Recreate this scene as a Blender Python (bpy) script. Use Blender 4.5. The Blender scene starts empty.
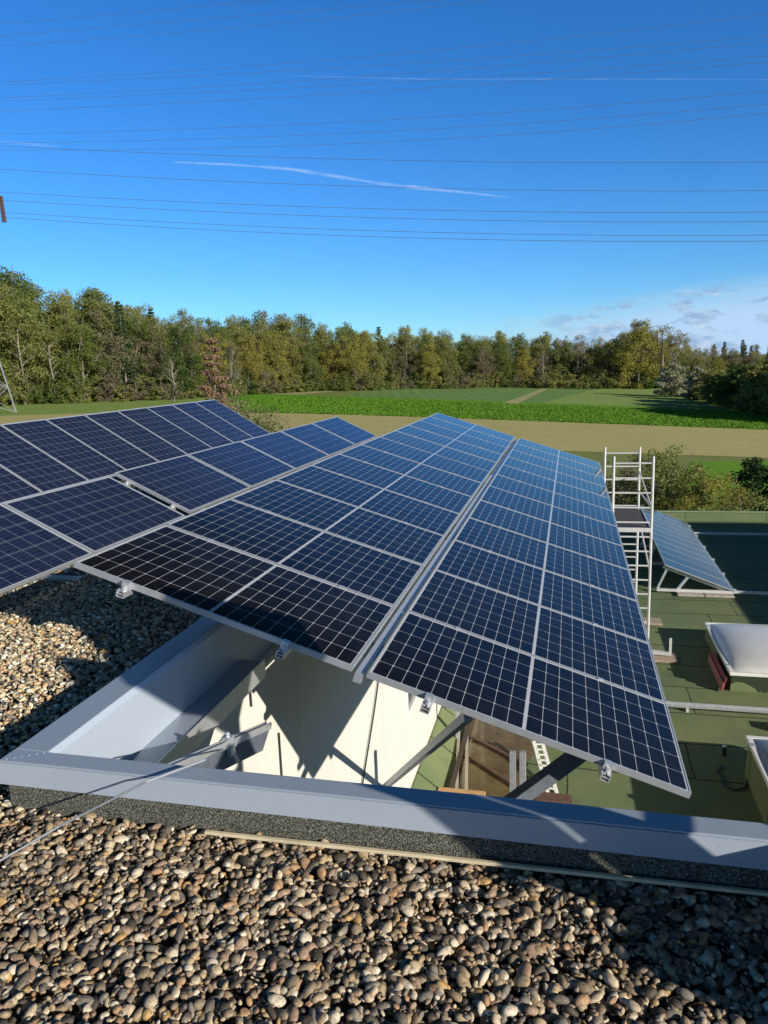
import bpy, math, random
import numpy as np
from mathutils import Vector, Matrix

random.seed(7); RNG = np.random.default_rng(7)
scene = bpy.context.scene
C = scene.collection
R = math.radians
ZC = 10.0                      # eye height above the plain; all z below are absolute

# ------------------------------------------------------------------ camera
FPX = 756.5
_p, _r, _a = R(10.99), R(2.117), R(-14.02)
CF = np.array([math.sin(_a)*math.cos(_p), math.cos(_a)*math.cos(_p), -math.sin(_p)])
_R0 = np.array([math.cos(_a), -math.sin(_a), 0.0]); _U0 = np.cross(_R0, CF)
CR = math.cos(_r)*_R0 - math.sin(_r)*_U0
CU = math.sin(_r)*_R0 + math.cos(_r)*_U0
EYE = np.array([0, 0, ZC])

def ray(x, y): return CF + CR*(x-384)/FPX + CU*(512-y)/FPX  # ray through an image pixel; many positions below are taken from such pixels
def at_z(x, y, z): d = ray(x, y); return EYE + d*((z-ZC)/d[2])
def at_x(x, y, X): d = ray(x, y); return EYE + d*(X/d[0])
def at_y(x, y, Y): d = ray(x, y); return EYE + d*(Y/d[1])
def at_d(x, y, D): d = ray(x, y); return EYE + d*(D/math.hypot(d[0], d[1]))

cam = bpy.data.cameras.new('camera'); camo = bpy.data.objects.new('camera', cam); C.objects.link(camo)
cam.sensor_fit = 'VERTICAL'; cam.sensor_height = 32; cam.lens = 32*FPX/1024
cam.clip_start = 0.05; cam.clip_end = 30000
M = Matrix(((CR[0], CU[0], -CF[0], 0), (CR[1], CU[1], -CF[1], 0), (CR[2], CU[2], -CF[2], ZC), (0, 0, 0, 1)))
camo.matrix_world = M
scene.camera = camo

# ------------------------------------------------------------------ mesh helpers
class MB:
    def __init__(s): s.v = []; s.f = []; s.n = 0
    def add(s, v, f):
        v = np.asarray(v, float).reshape(-1, 3); s.v.append(v)
        for q in f: s.f.append(tuple(int(i)+s.n for i in q))
        s.n += len(v); return s
    def box(s, x0, x1, y0, y1, z0, z1):
        v = [(x, y, z) for z in (z0, z1) for y in (y0, y1) for x in (x0, x1)]
        return s.add(v, [(0,2,3,1),(4,5,7,6),(0,1,5,4),(2,6,7,3),(0,4,6,2),(1,3,7,5)])
    def quad(s, a, b, c, d): return s.add([a, b, c, d], [(0,1,2,3)])
    def beam(s, a, b, w, h, up=(0,0,1)):
        a = np.array(a, float); b = np.array(b, float); d = (b-a)/np.linalg.norm(b-a)
        up = np.array(up, float); si = np.cross(d, up)
        if np.linalg.norm(si) < 1e-4: si = np.cross(d, (1,0,0))
        si /= np.linalg.norm(si); u = np.cross(si, d)
        v = [p+si*w/2*i+u*h/2*j for p in (a, b) for j in (-1,1) for i in (-1,1)]
        return s.add(v, [(0,2,3,1),(4,5,7,6),(0,1,5,4),(2,6,7,3),(0,4,6,2),(1,3,7,5)])
    def tube(s, pts, r, n=8, r2=None, cap=True):
        pts = [np.array(p, float) for p in pts]; m = len(pts); V = []; up0 = None
        for i, p in enumerate(pts):
            d = pts[min(i+1, m-1)]-pts[max(i-1, 0)]; d = d/np.linalg.norm(d)
            a = np.cross(d, (0,0,1))
            if np.linalg.norm(a) < 1e-3: a = np.array((1.,0,0))
            a /= np.linalg.norm(a); b = np.cross(a, d)
            rr = r if r2 is None else r+(r2-r)*i/(m-1)
            for k in range(n):
                t = 2*math.pi*k/n; V.append(p+rr*(a*math.cos(t)+b*math.sin(t)))
        F = [(i*n+k, i*n+(k+1)%n, (i+1)*n+(k+1)%n, (i+1)*n+k) for i in range(m-1) for k in range(n)]
        if cap: F += [tuple(range(n))[::-1], tuple((m-1)*n+k for k in range(n))]
        return s.add(V, F)
    def build(s, name, mat, parent=None, smooth=False, bevel=0, off=(0,0,0)):
        me = bpy.data.meshes.new(name)
        v = np.concatenate(s.v)-np.array(off, float)
        me.from_pydata(v.tolist(), [], s.f); me.update()
        o = bpy.data.objects.new(name, me); C.objects.link(o)
        if mat: me.materials.append(mat)
        if smooth: me.polygons.foreach_set('use_smooth', [True]*len(me.polygons))
        if parent: o.parent = parent
        else: pass
        if bevel:
            b = o.modifiers.new('bevel', 'BEVEL'); b.width = bevel; b.segments = 2; b.limit_method = 'ANGLE'
        return o

def arr_mesh(name, V, F, mat, smooth=False):
    """V (n,3), F (m,k) same-size faces -> mesh data"""
    me = bpy.data.meshes.new(name); k = F.shape[1]
    me.vertices.add(len(V)); me.vertices.foreach_set('co', V.astype(np.float32).ravel())
    me.loops.add(F.size); me.loops.foreach_set('vertex_index', F.astype(np.int32).ravel())
    me.polygons.add(len(F)); me.polygons.foreach_set('loop_start', np.arange(0, F.size, k, dtype=np.int32))
    me.polygons.foreach_set('loop_total', np.full(len(F), k, dtype=np.int32))
    if smooth: me.polygons.foreach_set('use_smooth', np.ones(len(F), dtype=bool))
    me.update(calc_edges=True); me.validate()
    for m in (mat if isinstance(mat, (list, tuple)) else [mat]): me.materials.append(m)
    return me

def link(name, me, parent=None, loc=(0,0,0)):
    o = bpy.data.objects.new(name, me); C.objects.link(o); o.location = loc
    if parent: o.parent = parent
    return o

def tag(o, label, cat, group=None, kind=None):
    if label: o['label'] = label
    if cat: o['category'] = cat
    if group: o['group'] = group
    if kind: o['kind'] = kind
    return o

def thing(name, label, cat, loc=(0,0,0), group=None):
    o = bpy.data.objects.new(name, None); C.objects.link(o); o.location = loc
    o.empty_display_size = .2
    return tag(o, label, cat, group)

def struct(o): o['kind'] = 'structure'; return o

def at_root(o, root):
    """child built in absolute coordinates -> relative to its root's location"""
    o.parent = root
    p = Vector((0,0,0)); q = root
    while q: p += q.location; q = q.parent
    o.location = Vector(o.location)-p
    return o

# ------------------------------------------------------------------ material helpers
class NT:
    def __init__(s, name):
        s.m = bpy.data.materials.new(name); s.m.use_nodes = True; s.t = s.m.node_tree
        s.b = s.t.nodes['Principled BSDF']; s.out = s.t.nodes['Material Output']
    def n(s, typ, **kw):
        o = s.t.nodes.new(typ)
        for k, v in kw.items(): setattr(o, k, v)
        return o
    def l(s, a, b): s.t.links.new(a, b)
    def put(s, sock, v):
        if hasattr(v, 'links') or hasattr(v, 'is_linked'): s.l(v, sock)
        else: sock.default_value = v
    def math(s, op, a, b=None, c=None, clamp=False):
        o = s.n('ShaderNodeMath', operation=op); o.use_clamp = clamp
        s.put(o.inputs[0], a)
        if b is not None: s.put(o.inputs[1], b)
        if c is not None: s.put(o.inputs[2], c)
        return o.outputs[0]
    def mix(s, f, a, b, mode='MIX'):
        o = s.n('ShaderNodeMix', data_type='RGBA', blend_type=mode)
        s.put(o.inputs[0], f)
        s.put(o.inputs[6], a if not isinstance(a, tuple) else (*a, 1)[:4])
        s.put(o.inputs[7], b if not isinstance(b, tuple) else (*b, 1)[:4])
        return o.outputs[2]
    def noise(s, vec, scale, detail=4, rough=.6, dist=0):
        o = s.n('ShaderNodeTexNoise'); o.inputs['Scale'].default_value = scale
        o.inputs['Detail'].default_value = detail; o.inputs['Roughness'].default_value = rough
        o.inputs['Distortion'].default_value = dist
        if vec: s.l(vec, o.inputs['Vector'])
        return o.outputs[0]
    def ramp(s, v, stops, interp='LINEAR'):
        o = s.n('ShaderNodeValToRGB'); e = o.color_ramp.elements; o.color_ramp.interpolation = interp
        while len(e) < len(stops): e.new(.5)
        for el, (p, c) in zip(e, stops):
            el.position = p; el.color = (*c, 1) if isinstance(c, tuple) else (c, c, c, 1)
        s.l(v, o.inputs[0]); return o.outputs[0]
    def obj(s): return s.n('ShaderNodeTexCoord').outputs['Object']
    def pos(s): return s.n('ShaderNodeNewGeometry').outputs['Position']
    def sep(s, v): o = s.n('ShaderNodeSeparateXYZ'); s.l(v, o.inputs[0]); return o.outputs
    def scale(s, v, k):
        o = s.n('ShaderNodeMapping'); o.inputs['Scale'].default_value = k; s.l(v, o.inputs[0]); return o.outputs[0]
    def bump(s, h, strength=.3, dist=.01):
        o = s.n('ShaderNodeBump'); o.inputs['Strength'].default_value = strength; o.inputs['Distance'].default_value = dist
        s.l(h, o.inputs['Height']); s.l(o.outputs[0], s.b.inputs['Normal'])
    def base(s, v): s.put(s.b.inputs['Base Color'], v if not isinstance(v, tuple) else (*v, 1)[:4])
    def rough(s, v): s.put(s.b.inputs['Roughness'], v)
    def set(s, **k):
        for a, v in k.items(): s.put(s.b.inputs[a.replace('_', ' ')], v)
        return s

def simple(name, col, rough=.5, metal=0, var=.15, nscale=8, bump=0, spec=None):
    t = NT(name); P = t.pos(); n = t.noise(P, nscale, 6, .65)
    lo = tuple(c*(1-var) for c in col); hi = tuple(min(1, c*(1+var)) for c in col)
    t.base(t.ramp(n, [(.3, lo), (.7, hi)])); t.rough(t.math('MULTIPLY_ADD', t.noise(P, nscale*2.3, 3), .25, rough-.12)); t.set(Metallic=metal)
    if spec is not None: t.b.inputs['Specular IOR Level'].default_value = spec
    if bump: t.bump(t.noise(P, nscale*6, 5, .7), bump, .004)
    return t.m

ALU = simple('aluminium', (.72, .73, .75), .42, .75, .08, 20)
ALU_WHITE = simple('anodised_frame', (.50, .52, .54), .40, .55, .08, 6)
GALV = simple('galvanised_steel', (.50, .52, .54), .5, .55, .25, 35)
GALV_DARK = simple('dark_steel', (.13, .15, .18), .5, .3, .2, 20)
BLACK = simple('black_rubber', (.02, .02, .02), .6, 0, .2, 20)
WOOD = simple('raw_timber', (.52, .30, .13), .8, 0, .3, 14, .4)
OLDWOOD = simple('weathered_board', (.36, .28, .21), .85, 0, .35, 18, .4)
BROWN = simple('brown_board', (.13, .07, .045), .7, 0, .3, 12, .3)
SCAFF = simple('scaffold_aluminium', (.64, .64, .63), .45, .25, .08, 12)
CONC = simple('concrete_slab', (.40, .36, .31), .9, 0, .25, 9, .5)
RED = simple('dark_red_board', (.20, .035, .04), .5, 0, .25, 10)
WHITEP = simple('white_paint', (.75, .74, .70), .5, 0, .08, 5)

def cap_metal(name, col, rough=.38):
    t = NT(name); P = t.pos()
    n1 = t.noise(P, 1.3, 5, .6); n2 = t.noise(t.scale(P, (3, 3, 14)), 9, 6, .7); n3 = t.noise(P, 130, 2, .5)
    c = t.mix(t.math('MULTIPLY', n1, .5), tuple(x*.93 for x in col), tuple(x*1.08 for x in col))
    c = t.mix(t.ramp(n2, [(.55, 0.), (.78, .30)]), c, (.30, .30, .28))
    c = t.mix(t.ramp(n3, [(.66, 0.), (.74, .35)]), c, (.16, .16, .15))
    t.base(c); t.rough(t.math('MULTIPLY_ADD', n2, .25, rough-.1)); t.set(Metallic=.15)
    t.bump(t.noise(P, 2.2, 3, .5), .12, .02)
    return t.m
CAP = cap_metal('grey_blue_coated_sheet', (.34, .39, .46))
CAP_SUNLIT = cap_metal('grey_blue_fascia_sheet', (.43, .49, .57))  # same sheet as the cap, lightened to paint in sun on upright faces

def render_wall():
    t = NT('white_render'); P = t.pos(); n = t.noise(P, .8, 6, .7); f = t.noise(P, 160, 3, .6)
    st = t.noise(t.scale(P, (4, 4, .35)), 3, 5, .65)
    c = t.mix(t.ramp(n, [(.35, 0.), (.75, .5)]), (.66, .64, .57), (.55, .53, .46))
    c = t.mix(t.ramp(st, [(.55, 0.), (.8, .35)]), c, (.52, .51, .46))
    s_ = t.sep(P); jy = t.math('LESS_THAN', t.math('FRACT', t.math('DIVIDE', s_[1], 1.25)), .006)
    c = t.mix(t.math('MULTIPLY', jy, .5), c, (.30, .29, .26))
    t.base(c); t.rough(.9); t.bump(f, .35, .003); return t.m
RENDER = render_wall()

def felt(name='green_felt'):
    """mineral-surfaced bitumen sheets: strips one metre wide with darker laps, moss and stains"""
    t = NT(name); P = t.pos(); s = t.sep(P)
    wob = t.math('MULTIPLY_ADD', t.noise(P, 1.1, 4), .09, s[1])
    strip = t.math('DIVIDE', wob, 1.02); fr = t.math('FRACT', strip); fl = t.math('FLOOR', strip)
    lap = t.math('LESS_THAN', fr, .03)
    wn = t.n('ShaderNodeTexWhiteNoise', noise_dimensions='1D'); t.l(fl, wn.inputs['W'])
    # cross joints, staggered per strip
    xs = t.math('DIVIDE', t.math('MULTIPLY_ADD', wn.outputs['Value'], 5.0, t.math('MULTIPLY_ADD', t.noise(P, 2.1, 3), .08, s[0])), 2.6)
    xf = t.math('FRACT', xs); xj = t.math('LESS_THAN', xf, .008)
    cellr = t.n('ShaderNodeTexWhiteNoise', noise_dimensions='2D')
    cm = t.n('ShaderNodeCombineXYZ'); t.l(fl, cm.inputs[0]); t.l(t.math('FLOOR', xs), cm.inputs[1]); t.l(cm.outputs[0], cellr.inputs['Vector'])
    grain = t.noise(P, 260, 2, .6); big = t.noise(P, .55, 7, .68); mid = t.noise(P, 3.4, 6, .7)
    c = t.mix(cellr.outputs['Value'], (.125, .180, .078), (.165, .225, .105))
    c = t.mix(t.ramp(big, [(.38, 0.), (.62, .85)]), c, (.225, .250, .110))
    c = t.mix(t.ramp(mid, [(.56, 0.), (.72, .55)]), c, (.100, .132, .064))
    c = t.mix(t.ramp(t.noise(P, 1.7, 8, .75, .8), [(.60, 0.), (.70, .6)]), c, (.15, .12, .07))
    c = t.mix(t.ramp(grain, [(.35, .35), (.6, 0.)]), c, (.03, .04, .03))
    j = t.math('MAXIMUM', lap, xj)
    c = t.mix(t.math('MULTIPLY', j, .92), c, (.022, .032, .020))
    t.base(c); t.rough(.92); t.b.inputs['Specular IOR Level'].default_value = .25
    h = t.math('ADD', t.math('MULTIPLY', fr, -.55), t.math('MULTIPLY', grain, .35)); h = t.math('MULTIPLY_ADD', mid, .6, h)
    t.bump(h, .55, .012); return t.m
FELT = felt()

def bitumen():
    t = NT('slated_bitumen'); P = t.pos(); g = t.noise(P, 170, 3, .7); v = t.n('ShaderNodeTexVoronoi'); v.feature = 'DISTANCE_TO_EDGE'
    v.inputs['Scale'].default_value = 70; t.l(P, v.inputs['Vector'])
    c = t.ramp(g, [(.34, (.02, .021, .017)), (.5, (.11, .112, .088)), (.66, (.30, .30, .24))])
    c = t.mix(t.ramp(v.outputs['Distance'], [(0., .85), (.07, 0.)]), c, (.008, .008, .008))
    t.base(c); t.rough(.85); t.bump(t.math('ADD', g, t.ramp(v.outputs['Distance'], [(0, 0.), (.1, 1.)])), .8, .006); return t.m
BITUMEN = bitumen()

def pebble_mat(name, tone):
    t = NT(name); g = t.n('ShaderNodeNewGeometry'); r = g.outputs['Random Per Island']; P = g.outputs['Position']
    c = t.ramp(r, [(p_, tuple(min(.85, q*k_) for q, k_ in zip(c_, tone))) for p_, c_ in [(0., (.07, .062, .055)), (.10, (.30, .25, .19)), (.24, (.44, .36, .25)), (.34, (.16, .15, .14)),
                   (.44, (.52, .43, .30)), (.50, (.70, .66, .58)), (.54, (.40, .30, .24)), (.64, (.62, .55, .44)), (.74, (.27, .26, .25)),
                   (.84, (.48, .32, .20)), (.90, (.78, .74, .66)), (.97, (.55, .38, .17)), (1., (.40, .37, .30))]], 'CONSTANT')
    n = t.noise(P, 95, 5, .7); v = t.noise(t.scale(P, (1, 2.3, 1)), 38, 4, .6, 1.5)
    c = t.mix(t.ramp(n, [(.32, .65), (.56, 0.)]), c, (.05, .042, .034))
    c = t.mix(t.ramp(v, [(.60, 0.), (.72, .4)]), c, (.55, .50, .42))
    t.base(c); t.rough(.62); t.b.inputs['Specular IOR Level'].default_value = .35; t.bump(n, .3, .002); return t.m
PEBBLE = pebble_mat('river_pebble', (.86, .77, .64)); PEBBLE_PALE = pebble_mat('pale_pebble', (1.45, 1.36, 1.12))
GRAVBASE = simple('gravel_bed', (.055, .05, .042), .95, 0, .5, 60, .8)

def cells(name, half, grey=False):
    """photovoltaic sheet under glass; uv in metres, u along the long side"""
    t = NT(name); uv = t.n('ShaderNodeUVMap'); uv.uv_map = 'UVMap'; s = t.sep(uv.outputs[0])
    L, W = (1.755, 1.038) if half else (1.65, .99)
    if half:
        xr = t.math('SUBTRACT', t.math('ABSOLUTE', t.math('SUBTRACT', s[0], L/2)), .009)
        nx = 10; ax = L/2-.009-.019; px = ax/nx; inx = t.math('MULTIPLY', t.math('GREATER_THAN', xr, 0), t.math('LESS_THAN', xr, ax))
    else:
        xr = t.math('SUBTRACT', s[0], .028); ax = L-.056; nx = 10; px = ax/nx
        inx = t.math('MULTIPLY', t.math('GREATER_THAN', xr, 0), t.math('LESS_THAN', xr, ax))
    yr = t.math('SUBTRACT', s[1], .018); ay = W-.036; py = ay/6
    iny = t.math('MULTIPLY', t.math('GREATER_THAN', yr, 0), t.math('LESS_THAN', yr, ay))
    fx = t.math('FRACT', t.math('DIVIDE', xr, px)); fy = t.math('FRACT', t.math('DIVIDE', yr, py))
    dx = t.math('MULTIPLY', t.math('MINIMUM', fx, t.math('SUBTRACT', 1.0, fx)), px)
    dy = t.math('MULTIPLY', t.math('MINIMUM', fy, t.math('SUBTRACT', 1.0, fy)), py)
    w = .0014 if half else .0012
    line = t.math('MAXIMUM', t.math('LESS_THAN', dx, w), t.math('LESS_THAN', dy, w))
    if half: line = t.math('MAXIMUM', line, t.math('LESS_THAN', t.math('ADD', dx, dy), 0.0088))
    inside = t.math('MULTIPLY', t.math('MULTIPLY', inx, iny), t.math('SUBTRACT', 1.0, line))
    # busbars run along the long side
    nb = 9 if half else 4
    bf = t.math('FRACT', t.math('MULTIPLY', fy, nb)); bd = t.math('ABSOLUTE', t.math('SUBTRACT', bf, .5))
    bus = t.math('LESS_THAN', bd, .028 if half else .022)
    ci = t.n('ShaderNodeCombineXYZ'); t.l(t.math('FLOOR', t.math('DIVIDE', s[0], px)), ci.inputs[0]); t.l(t.math('FLOOR', t.math('DIVIDE', yr, py)), ci.inputs[1])
    oi = t.n('ShaderNodeObjectInfo'); t.l(t.math('MULTIPLY', oi.outputs['Random'], 57), ci.inputs[2])
    wn = t.n('ShaderNodeTexWhiteNoise', noise_dimensions='3D'); t.l(ci.outputs[0], wn.inputs['Vector'])
    if half:
        c = t.mix(wn.outputs['Value'], (.0040, .0034, .0040), (.0062, .0055, .0070))
        c = t.mix(t.math('MULTIPLY', bus, .07), c, (.20, .22, .25))
    else:
        vo = t.n('ShaderNodeTexVoronoi'); vo.inputs['Scale'].default_value = 55; t.l(uv.outputs[0], vo.inputs['Vector'])
        c = t.mix(t.sep(vo.outputs['Color'])[0], (.008, .014, .042), (.013, .023, .066))
        c = t.mix(t.math('MULTIPLY', wn.outputs['Value'], .45), c, (.008, .013, .036))
        c = t.mix(t.math('MULTIPLY', bus, .35), c, (.25, .28, .33))
    c = t.mix(inside, (.40, .42, .44) if half else (.34, .38, .44), c)
    if grey: c = t.mix(.75, c, (.030, .037, .050))  # cells mixed mostly towards one dark grey
    P = t.pos(); d = t.noise(P, 1.9, 6, .7); d2 = t.noise(t.scale(P, (1, 1, 1)), 24, 4, .7)
    dust = t.math('MULTIPLY', t.ramp(d, [(.42, 0.), (.75, .035)]), t.ramp(d2, [(.3, .3), (.7, 1.)]))
    c = t.mix(dust, c, (.33, .31, .27))
    t.base(c); t.b.inputs['IOR'].default_value = 1.23 if half else (1.2 if grey else 1.29)
    t.rough(t.math('MULTIPLY_ADD', d, .05, .045)); t.bump(t.noise(P, 5, 2), .02, .01)
    return t.m
MONO = cells('mono_half_cells', True); POLY = cells('poly_cells', False); GREYCELL = cells('old_grey_cells', False, True)

def leaf(name, cols, trans=.42, hue_obj=.6):
    t = NT(name); g = t.n('ShaderNodeNewGeometry'); r = g.outputs['Random Per Island']; oi = t.n('ShaderNodeObjectInfo').outputs['Random']
    n = t.noise(t.obj(), .35, 3, .6)
    v = t.math('ADD', t.math('MULTIPLY', r, .45), t.math('ADD', t.math('MULTIPLY', oi, hue_obj*.6), t.math('MULTIPLY', n, .35)))
    k = len(cols); c = t.ramp(v, [(.12+.76*i/(k-1), cc) for i, cc in enumerate(cols)])
    t.base(c); t.rough(.7); t.b.inputs['Specular IOR Level'].default_value = .2
    tr = t.n('ShaderNodeBsdfTranslucent'); t.l(c, tr.inputs[0]); mx = t.n('ShaderNodeMixShader'); mx.inputs[0].default_value = trans
    t.l(t.b.outputs[0], mx.inputs[1]); t.l(tr.outputs[0], mx.inputs[2]); t.l(mx.outputs[0], t.out.inputs[0]); return t.m
L_OLIVE = leaf('olive_leaves', [(0.109, 0.145, 0.048), (0.181, 0.217, 0.062), (0.263, 0.271, 0.078), (0.345, 0.312, 0.091)])
L_GREEN = leaf('green_leaves', [(0.053, 0.091, 0.024), (0.088, 0.141, 0.035), (0.141, 0.185, 0.042), (0.194, 0.229, 0.053)])
L_YELLOW = leaf('yellow_leaves', [(0.162, 0.165, 0.039), (0.270, 0.270, 0.058), (0.351, 0.330, 0.069), (0.270, 0.225, 0.058)])
L_BROWN = leaf('brown_leaves', [(0.135, 0.120, 0.072), (0.198, 0.170, 0.098), (0.243, 0.210, 0.124), (0.189, 0.200, 0.085)])
L_DARK = leaf('dark_needles', [(0.021, 0.042, 0.018), (0.036, 0.063, 0.027), (0.053, 0.083, 0.033), (0.075, 0.105, 0.038)], .15)
L_COPPER = leaf('copper_leaves', [(.14, .09, .05), (.28, .17, .10), (.38, .26, .17), (.17, .17, .09)])
L_SILVER = leaf('silver_leaves', [(0.230, 0.230, 0.138), (0.345, 0.345, 0.218), (0.414, 0.402, 0.276), (0.253, 0.230, 0.127)])
L_DEEP = leaf('glossy_dark_leaves', [(.010, .028, .010), (.018, .045, .014), (.03, .065, .018), (.05, .09, .02)], .2)
BARK = simple('bark', (.17, .145, .115), .9, 0, .3, 6, .5)
BARK_PALE = simple('pale_bark', (.25, .22, .18), .9, 0, .25, 5, .4)

# ------------------------------------------------------------------ world and sun
SUNV = Vector((1, -.58, .40)).normalized()         # towards the sun
EL = math.asin(SUNV.z)
w = bpy.data.worlds.new('World'); scene.world = w; w.use_nodes = True; nt = w.node_tree
bg = nt.nodes['Background']; sky = nt.nodes.new('ShaderNodeTexSky'); sky.sky_type = 'NISHITA'; sky.sun_disc = False
sky.sun_elevation = EL; sky.sun_rotation = math.atan2(SUNV.x, SUNV.y)
sky.air_density = 1.0; sky.dust_density = 0.05; sky.ozone_density = 2.5; sky.altitude = 400
def wn(t, **k):
    o = nt.nodes.new(t)
    for a, b in k.items(): setattr(o, a, b)
    return o
hs = wn('ShaderNodeHueSaturation'); hs.inputs['Saturation'].default_value = 1.09; hs.inputs['Hue'].default_value = .503
tint = wn('ShaderNodeMix', data_type='RGBA', blend_type='MULTIPLY'); tint.inputs[0].default_value = 1; tint.inputs[7].default_value = (.66, 1.10, 1.62, 1)   # deep clear autumn blue
nt.links.new(sky.outputs[0], tint.inputs[6]); nt.links.new(tint.outputs[2], hs.inputs['Color'])
tc = wn('ShaderNodeTexCoord'); sx = wn('ShaderNodeSeparateXYZ'); nt.links.new(tc.outputs['Generated'], sx.inputs[0])
def wm(op, a, b=None, c=None, clamp=False):
    o = wn('ShaderNodeMath', operation=op); o.use_clamp = clamp
    for i, q in enumerate((a, b, c)):
        if q is None: continue
        if isinstance(q, (int, float)): o.inputs[i].default_value = q
        else: nt.links.new(q, o.inputs[i])
    return o.outputs[0]
az = wm('ARCTAN2', sx.outputs[0], sx.outputs[1])     # 0 = +y, positive to the right
cv = wn('ShaderNodeCombineXYZ'); nt.links.new(az, cv.inputs[0]); nt.links.new(wm('MULTIPLY', sx.outputs[2], 2.9), cv.inputs[1])
def wnoise(scale, det, rough, w_=0.):
    o = wn('ShaderNodeTexNoise'); o.noise_dimensions = '4D'; o.inputs['Scale'].default_value = scale; o.inputs['Detail'].default_value = det
    o.inputs['Roughness'].default_value = rough; o.inputs['W'].default_value = w_; nt.links.new(cv.outputs[0], o.inputs['Vector']); return o.outputs[0]
def wss(v, a, b):
    o = wn('ShaderNodeMapRange'); o.interpolation_type = 'SMOOTHSTEP'; nt.links.new(v, o.inputs[0]); o.inputs[1].default_value = a; o.inputs[2].default_value = b; return o.outputs[0]
# bank of low cloud towards the right, thinning to the left; its upper edge rises to the right
top = wm('MULTIPLY_ADD', az, .10, .068)
veil = wm('MULTIPLY', wss(wm('SUBTRACT', top, sx.outputs[2]), -.008, .05), wss(az, -.30, .22))
veil = wm('MULTIPLY', veil, wm('MULTIPLY_ADD', wnoise(5, 6, .6), .9, .50))
puff = wm('MULTIPLY', wss(wnoise(17, 7, .62, 3.3), .49, .58), wm('MULTIPLY', wss(wm('SUBTRACT', top, sx.outputs[2]), .0, .02), wss(az, -.12, .06)))
m1 = wn('ShaderNodeMix', data_type='RGBA'); nt.links.new(wm('MULTIPLY', veil, 1.0), m1.inputs[0]); nt.links.new(hs.outputs[0], m1.inputs[6]); m1.inputs[7].default_value = (4.9, 6.9, 9.6, 1)
m2 = wn('ShaderNodeMix', data_type='RGBA'); nt.links.new(wm('MULTIPLY', puff, .85), m2.inputs[0]); nt.links.new(m1.outputs[2], m2.inputs[6])
cc = wn('ShaderNodeValToRGB'); nt.links.new(wnoise(30, 5, .6, 9.), cc.inputs[0]); cc.color_ramp.elements[0].position = .45; cc.color_ramp.elements[0].color = (.32, .50, .78, 1)
cc.color_ramp.elements[1].position = .66; cc.color_ramp.elements[1].color = (.70, .85, 1.0, 1)
mm = wn('ShaderNodeVectorMath', operation='SCALE'); nt.links.new(cc.outputs[0], mm.inputs[0]); mm.inputs[3].default_value = 9.0
nt.links.new(mm.outputs[0], m2.inputs[7])
# the deep sky overhead is much darker than the band above the horizon
zen = wn('ShaderNodeMix', data_type='RGBA', blend_type='MULTIPLY'); zr = wn('ShaderNodeValToRGB'); nt.links.new(sx.outputs[2], zr.inputs[0])
zr.color_ramp.elements[0].position = .385; zr.color_ramp.elements[0].color = (1, 1, 1, 1); zr.color_ramp.elements[1].position = .50; zr.color_ramp.elements[1].color = (.42, .25, .15, 1)
zen.inputs[0].default_value = 1; nt.links.new(m2.outputs[2], zen.inputs[6]); nt.links.new(zr.outputs[0], zen.inputs[7])
nt.links.new(zen.outputs[2], bg.inputs[0]); bg.inputs[1].default_value = .081

sun = bpy.data.lights.new('sun', 'SUN'); sun.energy = 5.0; sun.angle = R(.53); sun.color = (1, .93, .82)
so = bpy.data.objects.new('sun', sun); C.objects.link(so); so.rotation_euler = SUNV.to_track_quat('Z', 'Y').to_euler()

scene.view_settings.view_transform = 'Standard'; scene.view_settings.look = 'None'
scene.view_settings.exposure = 0.30; scene.view_settings.gamma = 1
scene.view_settings.use_curve_mapping = False
scene.render.engine = 'CYCLES'; scene.render.resolution_x = 768; scene.render.resolution_y = 1024
scene.cycles.max_bounces = 6; scene.cycles.transparent_max_bounces = 12
scene.cycles.sample_clamp_indirect = 6

# ------------------------------------------------------------------ levels
ZG = ZC-1.705            # top of the gravel on the upper roof
ZCAP = ZC-1.50          # top of the metal parapet cap
ZR = ZC-5.72            # green felt roof
XW = -1.97              # white wall of the upper storey

# ------------------------------------------------------------------ terrain and fields
A_ = np.array([[1, -97.6, 114], [1, -76.7, 174], [1, -51, 224], [1, 21, 239], [1, 18, 75], [1, 0, 20]], float)
b_ = np.array([-4.8, -5.8, -7.1, -10.3, -10.0, -9.6])
PL = np.linalg.lstsq(A_, b_, rcond=None)[0]
def tz(x, y): return ZC+PL[0]+PL[1]*120*np.tanh(np.asarray(x, float)/120)+PL[2]*260*np.tanh(np.asarray(y, float)/260)
def ground(px, py):
    d = ray(px, py); lo, hi = 5., 3000.
    for _ in range(60):
        m = (lo+hi)/2; P = EYE+d*m
        if P[2] > tz(P[0], P[1]): lo = m
        else: hi = m
    return EYE+d*hi

xs = np.concatenate([np.linspace(-3000, -420, 12), np.linspace(-400, 400, 81), np.linspace(420, 3000, 12)])
ys = np.concatenate([np.linspace(-900, -60, 8), np.linspace(-40, 500, 55), np.linspace(560, 4000, 14)])
X, Y = np.meshgrid(xs, ys); V = np.stack([X, Y, tz(X, Y)], -1).reshape(-1, 3); nx_ = len(xs)
i = np.arange(len(ys)-1)[:, None]*nx_+np.arange(nx_-1)[None]; F = np.stack([i, i+1, i+1+nx_, i+nx_], -1).reshape(-1, 4)

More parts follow.
